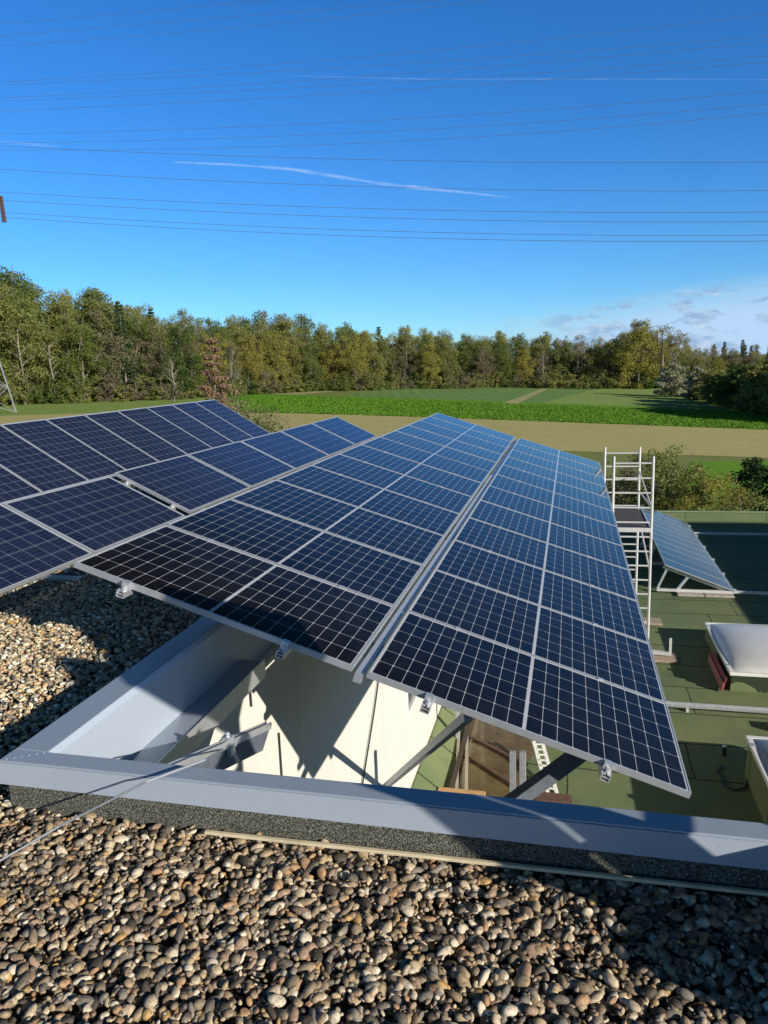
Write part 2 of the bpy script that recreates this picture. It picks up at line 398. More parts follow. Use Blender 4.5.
def crop_mat(name, c1, c2, c3, rowdir=None, rowpitch=.6, nsc=.25, bump=.3, fine=6):
    t = NT(name); P = t.pos(); a = t.noise(P, nsc, 6, .65); b = t.noise(P, fine, 4, .7); g = t.noise(P, .035, 4, .6)
    c = t.mix(t.ramp(a, [(.35, 0.), (.68, 1.)]), c1, c2); c = t.mix(t.ramp(b, [(.45, 0.), (.75, .7)]), c, c3)
    c = t.mix(t.ramp(g, [(.4, 0.), (.7, .35)]), c, tuple(x*.8 for x in c1))
    if rowdir:
        s = t.sep(P); d = t.math('ADD', t.math('MULTIPLY', s[0], rowdir[0]), t.math('MULTIPLY', s[1], rowdir[1]))
        w_ = t.math('SINE', t.math('MULTIPLY', t.math('MULTIPLY_ADD', a, 1.2, d), 2*math.pi/rowpitch))
        c = t.mix(t.math('MULTIPLY_ADD', w_, .16, .16), c, tuple(x*.6 for x in c1))
    t.base(c); t.rough(1.0); t.b.inputs['Specular IOR Level'].default_value = .1; t.bump(b, bump, .1); return t.m
M_MEADOW = crop_mat('meadow', (.15, .21, .05), (.20, .22, .065), (.26, .23, .09))
M_STUBBLE = crop_mat('stubble', (.42, .38, .15), (.49, .435, .18), (.34, .33, .13), (.1, 1), 2.4)
M_BRIGHT = crop_mat('bright_crop', (.12, .26, .02), (.15, .31, .025), (.07, .16, .014), None, 1, .8, .8, 2.2)
M_DARKG = crop_mat('winter_crop', (.15, .255, .075), (.175, .28, .08), (.12, .21, .065), (1, .25), 3.0)
M_LIGHTG = crop_mat('light_crop', (.23, .33, .085), (.26, .35, .095), (.20, .28, .08), (1, .2), 3.0)
M_TRACK = crop_mat('farm_track', (.34, .33, .15), (.38, .36, .17), (.26, .27, .12))
struct(link('ground', arr_mesh('ground', V, F, M_MEADOW)))

def field(name, corners, mat, off, nu=40, nv=6):
    """quad sheet draped on the terrain; corners as picture points of the plain: near-left, near-right, far-right, far-left"""
    P = [ground(*c) if len(c) == 2 else np.array(c) for c in corners]
    u = np.linspace(0, 1, nu+1)[None, :, None]; v = np.linspace(0, 1, nv+1)[:, None, None]
    Q = (P[0]*(1-u)+P[1]*u)*(1-v)+(P[3]*(1-u)+P[2]*u)*v
    Q[..., 2] = tz(Q[..., 0], Q[..., 1])+off
    i = np.arange(nv)[:, None]*(nu+1)+np.arange(nu)[None]; F = np.stack([i, i+1, i+2+nu, i+1+nu], -1).reshape(-1, 4)
    return struct(link(name, arr_mesh(name, Q.reshape(-1, 3), F, mat)))
field('stubble_field', [(-60, 432), (1000, 466), (1000, 433), (-60, 409)], M_STUBBLE, .03)
field('meadow_strip', [(-60, 418), (232, 409.4), (232, 396), (-60, 398)], crop_mat('fresh_meadow', (.17, .27, .06), (.22, .30, .075), (.28, .28, .10)), .045)
field('crop_field', [(225, 410.5), (1000, 438), (1000, 418), (215, 393.5)], M_BRIGHT, .06, 60, 8)
field('winter_crop_field', [(330, 400), (516, 410.5), (604, 387), (380, 387.5)], M_DARKG, .05)
field('light_crop_field', [(518, 410.5), (760, 419), (700, 386), (598, 387)], M_LIGHTG, .05)
field('farm_track', [(490, 408.5), (506, 409.8), (548, 389), (542, 389)], M_TRACK, .09, 3, 10)
field('forest_track', [(270, 394.5), (300, 395.2), (368, 388.8), (356, 388.4)], M_TRACK, .09, 3, 6)
field('grass_patch', [(672, 520), (900, 520), (880, 463), (690, 462)], M_BRIGHT, .05)

# real low leaves of the bright crop where it shows its texture
def crop_tufts():
    n = 80000; u = RNG.random(n); v = RNG.random(n)
    P = [ground(*c) for c in [(232, 411.5), (900, 434), (900, 419), (225, 395)]]
    B = (P[0]*(1-u)[:, None]+P[1]*u[:, None])*(1-v)[:, None]+(P[3]*(1-u)[:, None]+P[2]*u[:, None])*v[:, None]
    B[:, 2] = tz(B[:, 0], B[:, 1])+.05
    a = RNG.random(n)*6.28; h = RNG.uniform(.08, .22, n); wd = RNG.uniform(.07, .18, n)
    d = np.stack([np.cos(a), np.sin(a), np.zeros(n)], 1)*wd[:, None]
    up = np.stack([RNG.normal(0, .12, n), RNG.normal(0, .12, n), h], 1)
    V = np.stack([B-d, B+d, B+d*.6+up, B-d*.6+up], 1).reshape(-1, 3); F = np.arange(4*n).reshape(-1, 4)
    t = leaf('crop_leaves', [(.09, .21, .016), (.115, .25, .02), (.14, .28, .025)], .35)
    tag(link('leafy_crop', arr_mesh('leafy_crop', V, F, t)), 'band of bright green leafy crop across the plain', 'crop', kind='stuff')
crop_tufts()

# ------------------------------------------------------------------ trees
def leaf_cloud(centers, radii, n_per, size, flat=.75, rng=RNG):
    V = []
    for c, r, n in zip(centers, radii, n_per):
        d = rng.normal(size=(n, 3)); d /= np.linalg.norm(d, axis=1)[:, None]
        rad = r*(rng.random(n)**.45)[:, None]; p = c+d*rad*np.array([1, 1, flat])
        a = rng.normal(size=(n, 3)); a /= np.linalg.norm(a, axis=1)[:, None]
        b = np.cross(a, rng.normal(size=(n, 3))); b /= np.linalg.norm(b, axis=1)[:, None]
        s = size*rng.uniform(.55, 1.3, n)[:, None]
        V.append(np.stack([p-a*s*.5, p+b*s*.33, p+a*s*.6, p-b*s*.33], 1))
    V = np.concatenate(V).reshape(-1, 3); return V, np.arange(len(V)).reshape(-1, 4)

def tree_meshes(kind, seed, H, leafmat, barkmat, nleaf, size, crown_base=.14, width=.36, dense=0):
    """unit trees: height H, base at origin"""
    rg = np.random.default_rng(seed); cs = []; rs = []
    tb = MB(); lean = rg.normal(0, .02, 2)*H
    tp = [np.array([lean[0]*t*t, lean[1]*t*t, H*.88*t]) for t in np.linspace(0, 1, 7)]
    tb.tube(tp, H*.017, 7, H*.004)
    if kind == 'conifer':
        m = 26
        for k in range(m):
            t = crown_base+(1-crown_base)*k/(m-1); R_ = width*H*(1-t)**.8*.9+.02*H
            for q in range(5):
                a = rg.random()*6.28; rr = R_*rg.uniform(.35, .95)
                cs.append(np.array([math.cos(a)*rr, math.sin(a)*rr, H*t-rr*.25])); rs.append(H*.045*(1.2-t*.6))
        flat = .45
    else:
        m = 84 if kind != 'bush' else (46 if not dense else 20)
        nl = rg.integers(5, 8); lobes = []
        for q in range(nl):
            a = q*6.28/nl+rg.normal(0, .4); rr = rg.uniform(.25, .62)*width*H
            lobes.append((np.array([math.cos(a)*rr, math.sin(a)*rr, H*rg.uniform(crown_base+.12, .80)]), H*rg.uniform(.14, .21)))
        lobes.append((np.array([lean[0], lean[1], H*.84]), H*.14))
        for lc, lr in lobes[:6]:
            z0 = rg.uniform(.25, .5)*lc[2]; s0 = np.array([0, 0, max(z0, H*.12)])
            mid = (s0+lc)/2+np.array([0, 0, -.04*H])+rg.normal(0, .02, 3)*H
            tb.tube([s0, mid, lc, lc+(lc-mid)*.5], H*.009, 5, H*.0022)
        for k in range(m):
            lc, lr = lobes[rg.integers(len(lobes))]
            d = rg.normal(size=3); d /= np.linalg.norm(d); p = lc+d*lr*rg.uniform(.45, 1.15)*np.array([1, 1, 1.05])
            p[2] = min(max(p[2], H*crown_base), H*.97); cs.append(p); rs.append(H*rg.uniform(.04, .082))
        if dense:
            for k in range(dense):
                d = rg.normal(size=3); d /= np.linalg.norm(d); rr = rg.random()**.4; bumpy = 1+.25*math.sin(d[0]*5+seed)*math.cos(d[1]*4+seed)
                cs.append(np.array([d[0]*width*H*rr*bumpy*.95, d[1]*width*H*rr*bumpy*.95, H*(.42+d[2]*.5*rr*(.85+.2*bumpy))])); rs.append(H*rg.uniform(.05, .10))
                cs[-1][2] = max(cs[-1][2], .04*H)
        if kind == 'bush':
            for k in range(26):
                a = rg.random()*6.28; rr = width*H*rg.random()**.5*1.1
                cs.append(np.array([math.cos(a)*rr, math.sin(a)*rr, H*rg.uniform(.05, .5)])); rs.append(H*rg.uniform(.07, .13))
        flat = .8
        if kind in ('sparse', 'deciduous'):
            for k in range(70 if kind == 'sparse' else 22):
                lc, lr = lobes[rg.integers(len(lobes))]; d = rg.normal(size=3); d[2] = abs(d[2])+.3; d /= np.linalg.norm(d)
                tb.tube([lc-d*lr*.3, lc+d*lr*.5+rg.normal(0, .01, 3)*H, lc+d*lr*1.3], H*.003, 4, H*.0008, False)
    tot = sum(r**2 for r in rs); npc = [max(4, int(nleaf*r*r/tot)) for r in rs]
    V, F = leaf_cloud(cs, rs, npc, size, flat, rg)
    crown = arr_mesh('crown', V, F, leafmat)
    v = np.concatenate(tb.v); me = bpy.data.meshes.new('trunk'); me.from_pydata(v.tolist(), [], tb.f); me.materials.append(barkmat); me.update()
    return crown, me, H

TREES = {}
def variants(key, n, *a, **k): TREES[key] = [tree_meshes(a[0], 100*len(TREES)+s, *a[1:], **k) for s in range(n)]
variants('olive', 4, 'deciduous', 22, L_OLIVE, BARK, 14000, .42, dense=70)
variants('green', 3, 'deciduous', 22, L_GREEN, BARK, 14000, .42, dense=70)
variants('yellow', 2, 'deciduous', 22, L_YELLOW, BARK, 13000, .42, dense=70)
variants('brown', 3, 'deciduous', 22, L_BROWN, BARK_PALE, 11000, .42, dense=70)
variants('bare', 2, 'sparse', 22, L_BROWN, BARK_PALE, 2600, .42)
variants('conifer', 2, 'conifer', 22, L_DARK, BARK, 5200, .55, crown_base=.15, width=.20)
variants('bush', 3, 'bush', 5, L_OLIVE, BARK, 2200, .30, crown_base=.08, width=.5)
variants('greenbush', 2, 'bush', 5, L_GREEN, BARK, 2200, .30, crown_base=.08, width=.5)
variants('brownbush', 2, 'bush', 5, L_BROWN, BARK, 1500, .28, crown_base=.08, width=.5)

def put_tree(key, P, h, label, cat='tree', name='deciduous_tree', group=None, sx=1.0, var=None):
    vs = TREES[key]; cr, tr, H = vs[random.randrange(len(vs)) if var is None else var]
    t = thing(name, label, cat, tuple(float(q) for q in P), group); s = h/H; t.scale = (s*sx, s*sx, s); t.rotation_euler = (0, 0, random.uniform(0, 6.28))
    link('crown', cr, t); link('trunk', tr, t); return t

prof_x = [-90, 0, 40, 60, 80, 110, 130, 170, 190, 230, 280, 310, 340, 380, 420, 450, 500, 540, 600, 640, 660, 690, 730, 800, 880]
prof_y = [262, 268, 278, 284, 292, 286, 300, 312, 312, 320, 309, 320, 319, 329, 327, 334, 330, 333, 338, 326, 330, 343, 346, 346, 346]
base_x = [-90, 0, 100, 200, 250, 300, 400, 512, 600, 660, 720, 880]
base_y = [410, 405, 401, 398, 394, 391, 388.5, 387, 388, 388, 389, 390]
COLS = ['olive']*7+['green']*3+['brown']*4+['yellow']*4+['bare']*2+['conifer']
KN = dict(olive='olive-green leafy', green='deep green leafy', brown='brown-leaved', yellow='yellow-green', bare='nearly bare', conifer='dark green conifer')
ordn = lambda n: '%d%s' % (n, 'th' if 10 <= n % 100 <= 20 else {1: 'st', 2: 'nd', 3: 'rd'}.get(n % 10, 'th'))
def forest():
    # front row
    px = -70.; k = 0
    while px < 850:
        by = np.interp(px, base_x, base_y)+random.uniform(-1, .3); P = ground(px, by)
        dist = float(np.dot(P-EYE, CF)); top = np.interp(px, prof_x, prof_y)
        full = (by-top)*dist/FPX; h = full*random.uniform(.62, .92)
        key = random.choice(COLS)
        if 125 < px < 152: key = 'conifer'; h = full*.93
        k += 1
        nm = 'spruce_tree' if key == 'conifer' else 'deciduous_tree'
        put_tree(key, P, h, '%s tree in the front row of the forest edge, %s from the left' % (KN[key], ordn(k)), name=nm, group='trees of the forest edge', sx=random.uniform(.85, 1.1))
        px += (5.6/dist*FPX)*random.uniform(.8, 1.25)
    # rows behind, their crowns make the skyline
    for row, (db, hf) in enumerate([(8, .9), (17, 1.02), (28, 1.0)]):
        px = -80.+row*5
        while px < 860:
            by = np.interp(px, base_x, base_y); P0 = ground(px, by); d = P0-EYE; hd = math.hypot(d[0], d[1]); P = EYE+d*(hd+db)/hd
            P[2] = tz(P[0], P[1]); dist = float(np.dot(P-EYE, CF)); top = np.interp(px, prof_x, prof_y)+random.uniform(-2, 9)
            # height needed so that the crown reaches the skyline
            q = EYE+ray(px, top)*dist; h = (q[2]-P[2])*1.03*hf
            if row == 2: h *= random.uniform(.9, 1.0)
            key = random.choice(COLS if row else COLS[:14])
            if 690 < px: key = random.choice(['brown', 'bare', 'bare', 'olive', 'brown'])
            if px > 712 and row == 2: key = 'conifer'; h *= 1.04
            put_tree(key, P, h, 'tree in the deep of the forest, its crown showing above the trees at the edge', name='spruce_tree' if key == 'conifer' else 'deciduous_tree',
                     group='trees behind the forest edge', sx=random.uniform(.75, .95))
            px += (6.4/dist*FPX)*random.uniform(.8, 1.25)
forest()
def far_wood():
    for db, n in ((60, 14), (100, 14)):
        for k in range(n):
            px = 655+k*14+random.uniform(-4, 4); P0 = ground(px, 388); d = P0-EYE; hd = math.hypot(d[0], d[1]); P = EYE+d*(hd+db)/hd; P[2] = tz(P[0], P[1])
            dist = float(np.dot(P-EYE, CF)); top = (345 if px < 712 else 341)+random.uniform(0, 7); q = EYE+ray(px, top)*dist
            key = 'conifer' if px > 708 else random.choice(['brown', 'olive', 'bare'])
            put_tree(key, P, (q[2]-P[2])*1.02, 'distant tree of the dark wood behind the hedge on the right', name='spruce_tree' if key == 'conifer' else 'deciduous_tree', group='distant trees behind the hedge', sx=.9)
far_wood()
# single trees one can pick out
P = ground(638, 389); put_tree('yellow', P, 22, 'tall yellow-green tree standing above the forest edge at the end of the fields', name='deciduous_tree', sx=1.15, var=0)
P = ground(662, 389); put_tree('bare', P, 20.5, 'tall grey-brown thin-leaved tree right beside the tall yellow-green one', name='deciduous_tree', sx=1.2, var=1)
for k, (px, tp, c) in enumerate([(26, 330, 'tall pale bare trunk at the forest edge by the lattice pylon'), (55, 345, 'second pale bare trunk at the forest edge, with a forked top'), (175, 362, 'thin pale bare trunk at the forest edge left of the copper tree')]):
    P = ground(px, 405-k*1.5); d = float(np.dot(P-EYE, CF)); q = EYE+ray(px-1, tp)*d; h = q[2]-P[2]
    t = thing('bare_tree', c, 'tree', tuple(P)); b = MB()
    b.tube([(0, 0, 0), (.1, 0, h*.4), (-.1, .1, h*.75), (.2, 0, h)], .33, 7, .07); b.build('trunk', BARK_PALE, t, True)
    b = MB()
    for j in range(26):
        z = h*random.uniform(.3, .98); a = random.uniform(0, 6.28); l = random.uniform(1., 3.6)
        b.tube([(0, 0, z), (math.cos(a)*l*.5, math.sin(a)*l*.5, z+l*.4), (math.cos(a)*l, math.sin(a)*l, z+l*.7)], .055, 5, .015)
    b.build('branch', BARK_PALE, t)
# undergrowth along the forest foot
k = 0; px = -30.
while px < 670:
    by = np.interp(px, base_x, base_y)+random.uniform(.2, 1.4); P = ground(px, by); dist = float(np.dot(P-EYE, CF)); k += 1
    put_tree(random.choice(['bush', 'greenbush', 'brownbush', 'bush']), P, random.uniform(3.0, 6.5), 'shrub of the undergrowth along the foot of the forest edge', 'shrub', 'shrub', 'shrubs along the forest foot', sx=1.3)
    px += (3.0/dist*FPX)*random.uniform(.7, 1.3)
# hedge and willows on the right
TREES['silver'] = [tree_meshes('bush', 901, 6, L_SILVER, BARK, 6000, .30, .08, .42, 90)]
TREES['hedge'] = [tree_meshes('bush', 911+s, 8, L_OLIVE if s != 1 else L_GREEN, BARK, 8000, .36, .06, .42, 110) for s in range(3)]
hd = [('silver', 674, 397, 361, 'pale silver-leaved willow at the field corner, left one of two', 1.25), ('silver', 697, 400, 364, 'pale silver-leaved willow at the field corner, right one of two', 1.0),
      ('hedge', 716, 404, 368, 'dark olive bush of the hedge next to the pale willows', 1.2), ('hedge', 738, 409, 364, 'dark olive bush in the middle of the hedge beside the crops', 1.2),
      ('hedge', 765, 416, 356, 'tall olive bush of the hedge at the right edge of the photo', 1.15), ('hedge', 795, 420, 352, 'tall bush of the hedge right of the photo edge', 1.2), ('hedge', 830, 424, 350, 'last bush of the hedge towards the farm', 1.2), ('hedge', 875, 428, 345, 'big bush of the hedge outside the photo', 1.2)]
for k_, px_ in enumerate((708, 722, 733, 748, 758, 775, 785, 812)):
    hd.append(('hedge', px_, float(np.interp(px_, [700, 768, 820], [399, 413, 421])), float(np.interp(px_, [700, 768, 820], [371, 357, 350]))+random.uniform(-2, 4), 'bush filling the back of the hedge beside the fields, %s from the left' % ordn(k_+1), 1.3))
for key, px, by, tp, lab, sx in hd:
    P = ground(px, by); d = float(np.dot(P-EYE, CF)); q = EYE+ray(px, tp)*d
    put_tree(key, P, q[2]-P[2], lab, 'shrub' if key == 'hedge' else 'tree', 'hedge_bush' if key == 'hedge' else 'willow_tree', sx=sx)

# nearer plants behind the roofs
def near_plant(name, label, cat, px, dist, top, leafmat, nleaf, size, seed, width=.5, kind='bush', cb=.06):
    q = at_d(px, top, dist); P = q.copy(); P[2] = tz(P[0], P[1]); H = q[2]-P[2]
    cr, tr, _ = tree_meshes(kind, seed, H, leafmat, BARK, nleaf, size, cb, width, 0 if kind != 'bush' else 190)
    t = thing(name, label, cat, tuple(P)); link('crown', cr, t); link('trunk', tr, t); return t
near_plant('shrub', 'big olive shrub with yellowing leaves behind the scaffold tower', 'shrub', 668, 36, 442, L_OLIVE, 34000, .11, 21, .44)
near_plant('shrub', 'lower yellowish shrub behind the far edge of the green roof', 'shrub', 708, 34, 470, L_YELLOW, 22000, .09, 22, .46)
near_plant('shrub', 'low olive-brown shrub left of the dark glossy tree behind the green roof', 'shrub', 742, 33, 489, L_OLIVE, 16000, .09, 29, .5)
near_plant('shrub', 'brownish thin shrub showing through the top of the scaffold tower', 'shrub', 628, 40, 462, L_BROWN, 20000, .10, 25, .48)
near_plant('shrub', 'small dry plant poking up behind the far end of the black solar panels', 'shrub', 580, 33, 443, L_BROWN, 3500, .10, 24, .28)
near_plant('deciduous_tree', 'dark green glossy-leaved tree behind the green roof at the right edge', 'tree', 770, 42, 455, L_DEEP, 24000, .14, 23, .46)
near_plant('conifer_tree', 'copper-brown pointed tree behind the left solar panels', 'tree', 212, 40, 341, L_COPPER, 20000, .13, 31, .16, 'conifer', .1)
near_plant('shrub', 'brown and green bushy crown right beside the copper-brown pointed tree', 'shrub', 235, 38, 376, L_COPPER, 14000, .12, 33, .30)
near_plant('shrub', 'low grey-green shrub behind the far corner of the left solar panels', 'shrub', 250, 37, 392, L_GREEN, 9000, .12, 35, .30)

# ------------------------------------------------------------------ lattice pylon and power lines
def pylon():
    Pb = ground(-43, 416); Pb = EYE+(Pb-EYE)*1.0; d = float(np.dot(Pb-EYE, CF)); base = np.array([Pb[0], Pb[1], float(tz(Pb[0], Pb[1]))])
    H = (EYE+ray(-43, 120)*d)[2]-base[2]
    root = thing('lattice_pylon', 'grey steel lattice power pylon at the left edge of the photo', 'pylon', tuple(base))
    bw = 43*d/FPX; tw = 1.0
    wd = lambda t: bw*(1-t)**1.15+tw*t
    side = np.array([CR[0], CR[1], 0]); side /= np.linalg.norm(side); dep = np.array([-side[1], side[0], 0])
    _r3 = ray(.5, 196); Pt = EYE+_r3*(float(np.dot(base-EYE, dep))/float(np.dot(_r3, dep))); Ltip = float(np.dot(Pt-base, side)); ztip = float(Pt[2]-base[2])/H
    lv = np.linspace(0, 1, 15)**.9
    for sx_ in (-1, 1):
        for sy_ in (-1, 1):
            b = MB(); b.tube([side*sx_*wd(t)+dep*sy_*wd(t)*.8+np.array([0, 0, H*t]) for t in lv], .11, 4); b.build('leg', GALV, root)
    b = MB()
    for k in range(len(lv)-1):
        t0, t1 = lv[k], lv[k+1]
        for f in range(4):
            def cor(t, j):
                s_ = [(-1, -1), (1, -1), (1, 1), (-1, 1)][j % 4]; return side*s_[0]*wd(t)+dep*s_[1]*wd(t)*.8+np.array([0, 0, H*t])
            b.tube([cor(t0, f), cor(t1, f+1)], .06, 4); b.tube([cor(t0, f+1), cor(t1, f)], .06, 4); b.tube([cor(t1, f), cor(t1, f+1)], .06, 4)
    b.build('brace', GALV, root)
    for zt, ln in ((.985, Ltip*.7), (ztip, Ltip), (ztip-.14, Ltip*.8)):
        b = MB(); z = H*zt; L = ln; ww = wd(zt)
        for sg in (-1, 1):
            tip = side*sg*(L)+np.array([0, 0, z])
            for sy_ in (-1, 1):
                b.tube([side*sg*ww+dep*sy_*ww+np.array([0, 0, z-.6]), tip], .09, 4); b.tube([side*sg*ww+dep*sy_*ww+np.array([0, 0, z+1.6]), tip], .08, 4)
            for q in np.linspace(.15, .9, 6):
                p0 = (side*sg*ww+dep*ww+np.array([0, 0, z-.6]))*(1-q)+tip*q; p1 = (side*sg*ww-dep*ww+np.array([0, 0, z+1.6]))*(1-q)+tip*q; b.tube([p0, p1], .04, 4)
        b.build('crossarm', GALV, root)
    ins = MB(); tip = side*Ltip+np.array([0, 0, H*ztip])
    for off in (-.35, .35):
        top = tip+side*off*.4; bot = tip+side*(off*.5+.1)+np.array([0, 0, -3.9])
        ins.tube([top+(bot-top)*q for q in np.linspace(0, 1, 24)], .14, 8)
        for q in np.linspace(.05, .95, 16):
            c_ = top+(bot-top)*q; ins.tube([c_-np.array([0, 0, .04]), c_+np.array([0, 0, .04])], .22, 8)
    ins.build('insulator', simple('brown_porcelain', (.10, .05, .04), .3, 0, .2, 5), root)
pylon()

LINES = [((0, 24), (140, 12), (300, -3)), ((0, 36), (292, 12), (440, 0)), ((0, 46), (230, 28), (484, 1)), ((0, 82), (384, 55), (768, 14)),
         ((0, 85), (384, 65), (768, 36)), ((0, 98), (384, 75), (768, 42)), ((0, 101), (384, 83), (768, 56)), ((0, 111), (384, 91), (768, 62)),
         ((0, 134), (384, 120), (768, 91)), ((0, 143), (384, 131.5), (768, 104)), ((0, 150), (384, 142), (768, 113)), ((0, 146), (384, 160), (768, 162)),
         ((0, 169), (384, 187), (768, 190.5)), ((0, 192), (384, 209), (768, 212)), ((0, 200), (384, 218), (768, 221.5)), ((0, 212), (384, 231), (768, 235)), ((0, 217), (384, 237), (768, 241))]
CABLE = simple('conductor', (.16, .18, .22), .6, .3, .1, 1)
for k, (a, m_, b2) in enumerate(LINES):
    # quadratic through the three image pixel positions, stretched past both edges, hung between 170 m and 130 m away
    xs_ = [a[0], m_[0], b2[0]]; co = np.polyfit(xs_, [a[1], m_[1], b2[1]], 2); pts = []
    for px in np.linspace(-70, 850, 41):
        D = 172-(px+70)/920*45-k*1.2; r_ = ray(px, float(np.polyval(co, px))); pts.append(EYE+r_*D)
    root = MB(); root.tube(pts, (.030 if k < 11 else .038), 5)
    o = root.build('power_line', CABLE)
    tag(o, 'thin dark overhead power line crossing the sky, %s from the top' % ordn(k+1), 'power line', 'overhead power lines')

# contrails: long slim wisps of ice cloud far away
def contrail(pts, rad, label, dens, flat=.35):
    t = NT('ice_cloud'); t.base((.92, .95, 1)); t.rough(1); n = t.noise(t.scale(t.obj(), (.004, .004, .02)), 1.0, 6, .75)
    lw = t.n('ShaderNodeLayerWeight'); lw.inputs[0].default_value = .35
    soft = t.math('POWER', t.math('SUBTRACT', 1.0, lw.outputs['Facing']), 1.6)
    t.put(t.b.inputs['Alpha'], t.math('MULTIPLY', t.math('MULTIPLY', soft, t.ramp(n, [(.35, .15), (.65, 1.)])), dens))
    P = [EYE+ray(x, y)*6000 for x, y in pts]
    fine = []
    for i in range(len(P)-1):
        for q in np.linspace(0, 1, 12, endpoint=False): fine.append(P[i]*(1-q)+P[i+1]*q)
    fine.append(P[-1]); n_ = len(fine); b = MB(); V = []; ns = 12
    for i_, p in enumerate(fine):
        e = math.sin(math.pi*min(1, max(0, i_/(n_-1))))**.5*rad*(1+.12*math.sin(i_*.7)+.15*math.sin(i_*.23+1))+rad*.04
        d = fine[min(i_+1, n_-1)]-fine[max(i_-1, 0)]; d /= np.linalg.norm(d); u = np.cross(d, CF); u /= np.linalg.norm(u); v_ = np.cross(u, d)
        for k in range(ns):
            a = 6.283*k/ns; V.append(p+u*math.cos(a)*e+v_*math.sin(a)*e)
    Fs = [(i_*ns+k, i_*ns+(k+1) % ns, (i_+1)*ns+(k+1) % ns, (i_+1)*ns+k) for i_ in range(n_-1) for k in range(ns)]
    b.add(V, Fs); o = b.build('contrail', t.m, None, True); tag(o, label, 'contrail'); o.visible_shadow = True
contrail([(172, 162), (230, 164.5), (290, 169), (340, 177), (385, 184), (430, 189), (480, 194), (512, 198)], 15, 'bright white contrail bending down to the right across the blue sky', .13)
contrail([(280, 75.5), (420, 79), (600, 79), (860, 80)], 6, 'faint thin straight contrail high across the upper right sky', .05)
contrail([(-60, 139), (-10, 141), (25, 143.5), (60, 147)], 14, 'short faint contrail at the left edge of the sky', .06)

# ------------------------------------------------------------------ lower building with the green felt roof
lb = thing('lower_building', 'low building with a flat roof of green bitumen felt', 'building', (4, 14, float(tz(4, 14))))
z0 = float(tz(4, 14))-1
def lower():
    XR, YF = 26., 27.6
    g = 60; xs = np.linspace(-1.9, XR, g); ys = np.linspace(2.45, YF, g); X, Y = np.meshgrid(xs, ys)
    Z = ZR+.006*np.sin(X*1.3)*np.cos(Y*.9)
    V = np.stack([X, Y, Z], -1).reshape(-1, 3); i = np.arange(g-1)[:, None]*g+np.arange(g-1)[None]
    me = arr_mesh('roof', V, np.stack([i, i+1, i+1+g, i+g], -1).reshape(-1, 4), FELT, True); o = link('roof', me); at_root(o, lb)
    o = MB().box(-1.9, XR, 2.45, YF, z0, ZR-.03).build('wall', RENDER); at_root(o, lb)
    # upstand round the roof: felt-covered kerb
    up = MB(); up.box(-1.9, XR+.3, YF, YF+.28, ZR-.4, ZR+.26)
    o = up.build('roof_kerb', FELT, bevel=.03); at_root(o, lb)
    up = MB(); up.box(XR, XR+.28, 2.6, YF-.01, ZR-.4, ZR+.26); o = up.build('roof_kerb', FELT, bevel=.03); at_root(o, lb)
    up = MB(); up.box(-1.9, XR+.32, YF+.24, YF+.31, ZR+.2, ZR+.30); o = up.build('edge_trim', simple('pale_green_trim', (.20, .27, .15), .6, 0, .2, 4), bevel=.006); at_root(o, lb)
    tr = NT('white_lap'); 
    # pale painted laps crossing the felt further back
lower()

# wet brown silt basin in the sheltered corner below the panels
def basin():
    t = NT('wet_silt'); P = t.pos(); n = t.noise(P, 2.2, 6, .7)
    t.base(t.ramp(n, [(.3, (.09, .062, .028)), (.7, (.22, .165, .08))])); t.rough(t.ramp(n, [(.35, .04), (.62, .10), (.75, .5)])); t.bump(t.noise(P, 14, 3), .04, .01)
    c = [at_z(445, 735, ZR), at_z(458, 716, ZR), at_z(500, 722, ZR), at_z(528, 738, ZR), at_z(537, 752, ZR), at_z(524, 765, ZR), at_z(528, 790, ZR), at_z(500, 812, ZR), at_z(432, 812, ZR)]
    c = np.array(c); m = c.mean(0); ring = []
    for i in range(len(c)):
        for q in np.linspace(0, 1, 6, endpoint=False):
            p = c[i]*(1-q)+c[(i+1) % len(c)]*q; ring.append(p+(p-m)*random.uniform(-.03, .03))
    ring = np.array(ring); ring[:, 2] = ZR+.012; b = MB(); b.add(ring, [tuple(range(len(ring)))]); o = b.build('puddle', t.m); o['kind'] = 'structure'
basin()

# ------------------------------------------------------------------ upper building
ub = thing('upper_building', 'white rendered building with a gravel roof and grey-blue metal parapet', 'building', (-6, 0, float(tz(-6, 0))))
zb = float(tz(-6, 0))-1
YE = 16.3
def U(mb, name, mat, **k):
    o = mb.build(name, mat, **k); at_root(o, ub); return o
m = MB(); m.box(XW-.02-14, XW-.10, 2.36, YE, zb, ZG-.10); m.box(-16, -3.2, YE, 18.2, zb, ZG-.101); m.box(-16, 14, -10, 2.36, zb, ZG-.10)
U(m, 'roof_deck', CONC)
m = MB(); m.box(XW-.095, XW, 2.46, YE+.02, zb, ZC-1.932); m.box(XW, 14, 2.375, 2.445, zb, ZCAP-.10)
U(m, 'wall', RENDER)
m = MB(); m.box(-2.215, 14, 2.335, 2.43, ZCAP-.09, ZCAP)
U(m, 'parapet_cap', CAP, bevel=.004)
m = MB(); m.box(-2.225, 14, 2.328, 2.3325, ZCAP-.10, ZCAP-.006); U(m, 'cap_fascia', CAP_SUNLIT)
m = MB(); m.box(-2.215, -2.06, 2.432, YE, ZCAP-.09, ZCAP-.001)
U(m, 'parapet_cap', CAP, bevel=.004)
m = MB(); m.box(-2.075, -2.045, 2.434, YE, ZC-1.93, ZCAP-.092); m.add([(-2.058, 2.433, ZCAP-.001), (-2.044, 2.433, ZCAP-.03), (-2.044, YE, ZCAP-.03), (-2.058, YE, ZCAP-.001)], [(0, 1, 2, 3)])
